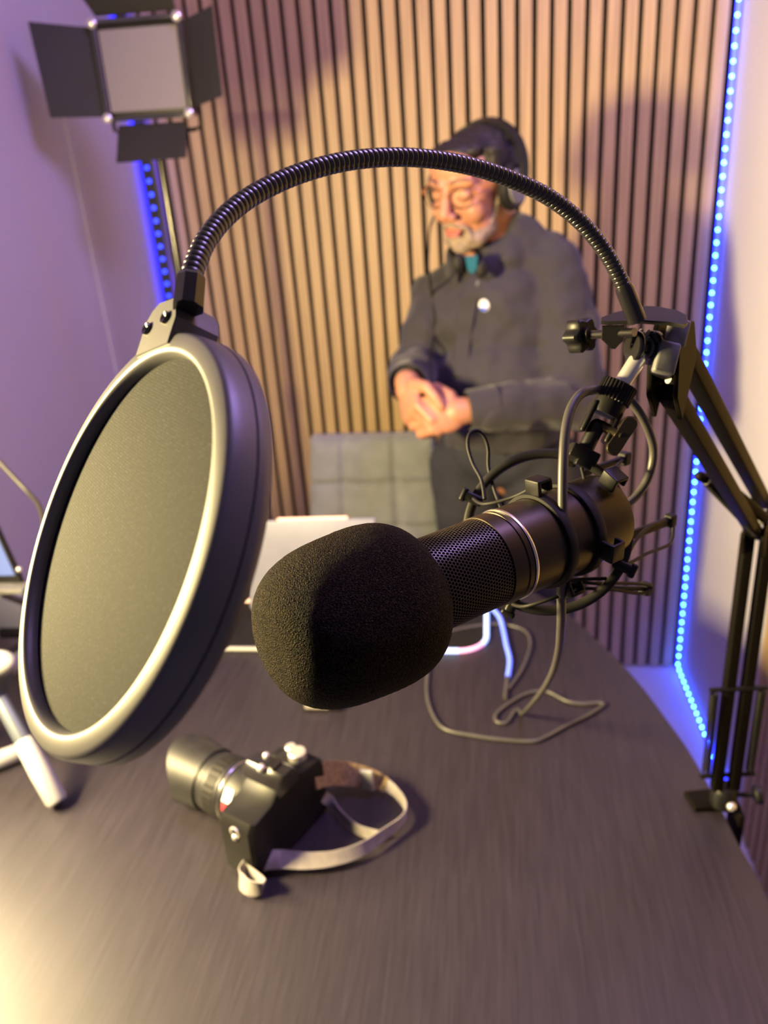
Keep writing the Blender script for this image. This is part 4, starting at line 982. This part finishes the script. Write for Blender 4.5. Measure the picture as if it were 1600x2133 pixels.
# neck, torso core, arms, legs
mb.rc(Hd(0, -.02, -.06), .055, V((0.012, 1.655, 1.29)), .062, 24)
mb.ball((.012, 1.64, 1.18), (.135, .090, .130), BA, 28, 18); mb.ball((.018, 1.63, 1.03), (.125, .09, .13), BA, 28, 18); mb.ball((.03, 1.66, .87), (.100, .065, .08), BA, 28, 18)
for s in 'LR':
    mb.rc(S['S' + s], .046, S['E' + s], .038); mb.rc(S['E' + s], .037, S['W' + s], .026)
for x, y in ((-.055, 1.66), (.115, 1.60)):
    mb.rc((x, y + .03, .86), .050, (x, y, .48), .042); mb.rc((x, y, .48), .042, (x, y + .03, .10), .036); mb.rc((x, y + .02, .05), .034, (x - .04, y - .10, .038), .026)
# hands: palm plus thumb plus four jointed fingers each
def hand(wr, c, ax, side):
    """wr wrist, c palm centre, ax = (along fingers, across palm, back of hand)"""
    a, t, n = ax
    mb.rc(wr, .026, c - a * .020, .026); mb.ball(c, (.043, .038, .018), (a, t, n), 20, 12); mb.ball(c + a * .02, (.028, .040, .016), (a, t, n), 20, 12)
    for k, (off_, l1, l2, l3) in enumerate(((.030, .040, .024, .018), (.010, .044, .028, .020), (-.010, .041, .026, .019), (-.029, .033, .020, .016))):
        p0 = c + a * (.036 - .003 * abs(k - 1)) + t * off_ * .95; cu = 0.65 + .10 * k
        d1 = (a * math.cos(cu) - n * math.sin(cu)).normalized(); d2 = (a * math.cos(cu + 1.25) - n * math.sin(cu + 1.25)); d3 = (a * math.cos(cu + 2.0) - n * math.sin(cu + 2.0))
        p1 = p0 + d1 * l1; p2 = p1 + d2 * l2; p3 = p2 + d3 * l3
        mb.rc(p0, .0098, p1, .0092, 12); mb.rc(p1, .0092, p2, .0082, 12); mb.rc(p2, .0082, p3, .0072, 12)
    b = c - a * .012 + t * .030 * side * 0 + t * .030
    k1 = b + (a * .55 + t * .62 - n * .35).normalized() * .034; k2 = k1 + (a * .85 + t * .05 - n * .5).normalized() * .027; k3 = k2 + (a * .8 - t * .25 - n * .5).normalized() * .020
    mb.rc(b, .015, k1, .0115, 12); mb.rc(k1, .0115, k2, .0100, 12); mb.rc(k2, .010, k3, .0085, 12)
aL = V((-.93, -.20, -.05)).normalized(); nL = V((-.10, -.90, .42)); nL = (nL - aL * nL.dot(aL)).normalized(); tL = nL.cross(aL); tL = tL if tL.z > 0 else -tL
hand(S['WL'] + aL * .012, S['WL'] + aL * .052, (aL, tL, nL), 1)
aR = V((.15, -.72, -.62)).normalized(); nR = V((-.85, -.35, .2)); nR = (nR - aR * nR.dot(aR)).normalized(); tR = nR.cross(aR); tR = tR if tR.z > 0 else -tR
hand(S['WR'] + aR * .008, S['WR'] + aR * .040, (aR, tR, nR), -1)
body = blend_mesh('body', mb, M['skin'], man, 0.0028, 5)
# hair
mb = MB(); mb.ball(Hd(0, -.028, .020), (.079, .090, .070), HA, 28, 18); mb.ball(Hd(0, .028, .066), (.056, .038, .020), HA, 20, 12); mb.ball(Hd(0, -.060, .0), (.074, .058, .066), HA, 24, 14)
for s in (-1, 1): mb.rc(Hd(s * .067, .012, .055), .014, Hd(s * .070, .014, .005), .010)
blend_mesh('hair', hscale(mb), M['hair'], man, 0.0035, 3, disp=0.003, disp_scale=70)
# beard and moustache hug the jaw
mb = MB(); mb.ball(Hd(0, .068, -.104), (.026, .022, .021), HA, 20, 12); mb.ball(Hd(0, .030, -.084), (.0585, .0535, .035), HA, 24, 14); mb.ball(Hd(.026, .056, -.094), (.024, .022, .022), HA); mb.ball(Hd(-.026, .056, -.094), (.024, .022, .022), HA)
for s in (-1, 1):
    mb.rc(Hd(s * .004, .0970, -.0545), .0045, Hd(s * .026, .083, -.064), .005); mb.rc(Hd(s * .028, .078, -.068), .006, Hd(s * .026, .074, -.09), .011)
    mb.rc(Hd(s * .047, .030, -.072), .0125, Hd(s * .062, .004, -.030), .007)
blend_mesh('beard', hscale(mb), M['beard'], man, 0.0028, 8, disp=0.001, disp_scale=160)
mb = MB(); mb.rc(Hd(-.016, .0925, -.0695), .0038, Hd(.016, .0925, -.0695), .0038, 12); mb.ball(Hd(0, .0945, -.0755), (.017, .006, .0048), HA, 16, 8); obj('lips', hscale(mb), M['lip'], man)
for s in (-1, 1):
    mb = MB(); mb.tube(spline([Hd(s * .014, .0945, .024), Hd(s * .030, .0900, .030), Hd(s * .050, .0745, .024)], 5), [.003] * 11, 8, squash=.7); obj('eyebrow', hscale(mb), M['brow'], man)
    mb = MB(); mb.tube(spline([Hd(s * .018, .0850, -.004), Hd(s * .031, .0885, -.009), Hd(s * .044, .0820, -.005)], 5), .0012, 8); obj('eyelashes', hscale(mb), M['brow'], man)
# shirt
mb = MB()
mb.ball((.012, 1.64, 1.185), (.160, .112, .140), BA, 36, 24); mb.ball((.018, 1.622, 1.055), (.158, .128, .150), BA, 36, 24)
mb.ball((.012, 1.66, 1.285), (.100, .070, .050), BA, 28, 14)
mb.rc(S['SL'], .062, S['EL'], .056, 24); mb.rc(S['EL'], .056, S['WL'] + V((.035, .012, 0)), .043, 24); mb.rc(S['SR'], .060, S['ER'], .053, 24); mb.rc(S['ER'], .052, S['WR'] + V((0, .03, 0)), .040, 24)
mb.rc((.012, 1.655, 1.28), .070, S['SL'] + V((-.01, 0, .012)), .050, 24); mb.rc((.012, 1.665, 1.27), .070, S['SR'] + V((.01, 0, .012)), .050, 24)
mb.ball((.030, 1.655, 1.335), (.085, .070, .052), BA, 28, 14); mb.rc((.046, 1.625, 1.352), .048, (.130, 1.59, 1.285), .052, 24); mb.ball((.018, 1.600, 1.318), (.062, .050, .048), BA, 24, 14); mb.rc((.035, 1.65, 1.355), .042, (.135, 1.60, 1.27), .050, 24)
mb.rc((.018, 1.622, .985), .128, (.025, 1.625, .950), .124, 30)
shirt = blend_mesh('shirt', mb, M['cloth_shirt'], man, 0.005, 9, disp=0.016, disp_scale=13, seed=3, cut=lambda p: p.z > 0.938)
md = shirt.modifiers.new('thick', 'SOLIDIFY'); md.thickness = 0.002
# cuffs
for s, d in (('L', aL), ('R', (S['WR'] - S['ER']).normalized())):
    w = S['W' + s]; mb = MB(); mb.lathe([(.036, -.050), (.0400, -.046), (.0395, -.020), (.0385, .008), (.0365, .010), (.0355, .006), (.0355, -.040)], w, d, 36); obj('cuff', mb, M['cloth_shirt'], man)
# collar, placket, buttons, undershirt
nc = V((-.012, 1.625, 1.315)); nd = V((-.12, -.30, .95)).normalized(); cx_, cy_, cz_ = basis(nd, -bfv)
def col(a, r, h): return nc + (bxv * math.sin(a) + (bfv - nd * bfv.dot(nd)).normalized() * math.cos(a)) * r + nd * h
rows = []
for k in range(41):
    a = math.radians(22 + 316 * k / 40); sp_w = 0.030 + 0.012 * (abs(math.cos(a / 2)) ** 3)
    rows.append([col(a, .060, .0), col(a, .062, .020), col(a, .066, .026), col(a, .072, .022), col(a, .080, .022 - sp_w), col(a, .078, .020 - sp_w), col(a, .068, .010), col(a, .064, -.012)])
mb = MB(); mb.grid(rows, True, True, True); obj('collar', mb, M['cloth_shirt'], man, angle=70)
ush = V((-.045, 1.535, 1.300))
mb = MB(); mb.prism([(-.013, .014), (.013, .014), (.009, -.013), (0, -.022), (-.009, -.012)], atY(985, 548, 1.512), (bxv, V((0, -.30, .95)).normalized(), bfv), .006, .001); obj('undershirt', mb, M['teal'], man, label='teal undershirt showing at the open collar')
mb = MB()
for px_, py_ in ((955, 548), (1003, 560)): mb.ball(atY(px_, py_, 1.515), (.012, .008, .018))
obj('collar_lining', mb, M['rubber'], man)
def on_front(px, py, lift=0.003):
    """point on the shirt front surface"""
    r = ray(px, py).normalized(); best = None
    ok, loc, nr, _ = shirt.ray_cast(CAM_LOC - ROOT['person'], r)
    return (loc + ROOT['person'], nr) if ok else (atY(px, py, 1.5), -r)
for px_, py_ in ((994, 590), (970, 663), (963, 743)):
    p, nr = on_front(px_, py_); mb = MB(); mb.lathe([(.0001, 0), (.005, 0), (.0055, .0012), (.004, .002), (.0001, .0015)], p, nr, 16); obj('button', mb, M['grey'], man)
mb = MB(); pp = [on_front(x, y)[0] + V((0, -.003, 0)) for x, y in ((990, 575), (980, 625), (972, 665), (966, 705), (962, 745), (960, 780))]
mb.ribbon(spline(pp, 5), [bxv] * 26, .030, .003); obj('placket', mb, M['cloth_shirt'], man)
p, nr = on_front(1009, 636); bd = thing('badge', 'round white and blue badge pinned on the chest of the charcoal shirt', 'badge', p)
mb = MB(); mb.lathe([(.0001, 0), (.011, 0), (.012, .001), (.011, .0028), (.0001, .0035)], p, nr, 28); obj('face', mb, M['led_white'], bd)
bq = basis(nr); mb = MB(); mb.prism([(.0105 * math.cos(a), .0105 * math.sin(a)) for a in [math.radians(200 + 140 * k / 12) for k in range(13)]], p + nr * .0024, bq, .0012); obj('blue_segment', mb, M['led_blue'], bd, smooth=False)
# trousers and shoes
mb = MB(); mb.ball((.03, 1.65, .905), (.148, .110, .085), BA, 32, 18)
for x, y in ((-.055, 1.66), (.115, 1.60)):
    mb.rc((x, y + .02, .86), .090, (x, y, .48), .068, 24); mb.rc((x, y, .48), .067, (x, y + .03, .12), .055, 24)
blend_mesh('trousers', mb, M['cloth_trousers'], man, 0.006, 6, disp=0.006, disp_scale=14, seed=8)
for x, y in ((-.055, 1.66), (.115, 1.60)):
    mb = MB(); mb.ball((x - .02, y - .03, .042), (.045, .125, .040), (V((.93, -.36, 0)).normalized(), bfv, bzv)); mb.box((x - .02, y - .03, .010), (.082, .23, .018), (V((.93, -.36, 0)).normalized(), bfv, bzv), bevel=.008)
    blend_mesh('shoe', mb, M['black'], man, 0.004, 3)

# headphones worn by the man
hp = thing('headphones', 'black over-ear headphones worn by the man in the charcoal shirt', 'headphones', Hd(0, 0, .14))
bt = V((0, -.30, .95))                                              # band leans back
def bandp(t, r=0.0):                                                # t 0..PI from his left ear over the top
    return Hd(math.cos(t) * (.099 + r), -.018 - .050 * math.sin(t), -.010 + math.sin(t) * (.092 + r))
pts = [bandp(PI * k / 36) for k in range(37)]
mb = MB(); mb.ribbon(pts, [Fh] * 37, .024, .006); obj('headband', mb, M['black'], hp)
mb = MB(); pts = [bandp(PI * k / 36, -.008) for k in range(9, 28)]; mb.ribbon(pts, [Fh] * 19, .030, .010); obj('headband_pad', mb, M['rubber'], hp)
for s in (-1, 1):
    mb = MB(); mb.lathe([(.0001, 0), (.030, 0), (.040, .004), (.042, .012), (.038, .020), (.028, .022), (.0001, .022)], Hd(s * .068, -.010, -.018), Xh * s, 40); ec = obj('ear_cup', mb, M['rubber'], hp)
    mb = MB(); mb.lathe([(.0001, .004), (.026, .004), (.029, .003), (.030, 0), (.0001, 0)], Hd(s * .090, -.010, -.018), Xh * s, 36); obj('cup_cover', mb, M['grey'], ec, label='grey cup cover')
mb = MB(); pts = [Hd(-.085, .0, -.05), atY(897, 470, 1.56), atY(893, 520, 1.56)] + [on_front(x, y)[0] + V((0, -.004, 0)) for x, y in ((893, 560), (900, 610), (905, 660), (903, 705), (895, 750))]
mb.tube(spline(pts, 6), .0022, 8); obj('cord', mb, M['rubber'], hp)
# glasses
gl = thing('eyeglasses', 'amber rimmed glasses worn low by the bowed man', 'glasses', Hd(0, .11, 0))
for s in (-1, 1):
    mb = MB(); mb.tube([Hd(s * (.0325) + .0245 * math.cos(a), .098 - .012 * abs((s * .0325 + .0245 * math.cos(a)) / .055) ** 2, -.004 + .0185 * math.sin(a)) for a in [2 * PI * k / 36 for k in range(36)]], .0013, 8, closed=True); obj('rim', hscale(mb), M['rimdark'], gl)
    mb = MB(); mb.tube(spline([Hd(s * .057, .086, .004), Hd(s * .070, .070, .006), Hd(s * .077, .02, .004), Hd(s * .076, .0, -.002)], 5), .0024, 8); obj('temple', hscale(mb), M['amber'], gl)
mb = MB(); mb.tube(spline([Hd(-.009, .0975, .0), Hd(0, .101, .004), Hd(.009, .0975, .0)], 5), .0013, 8); obj('bridge', hscale(mb), M['amber'], gl)
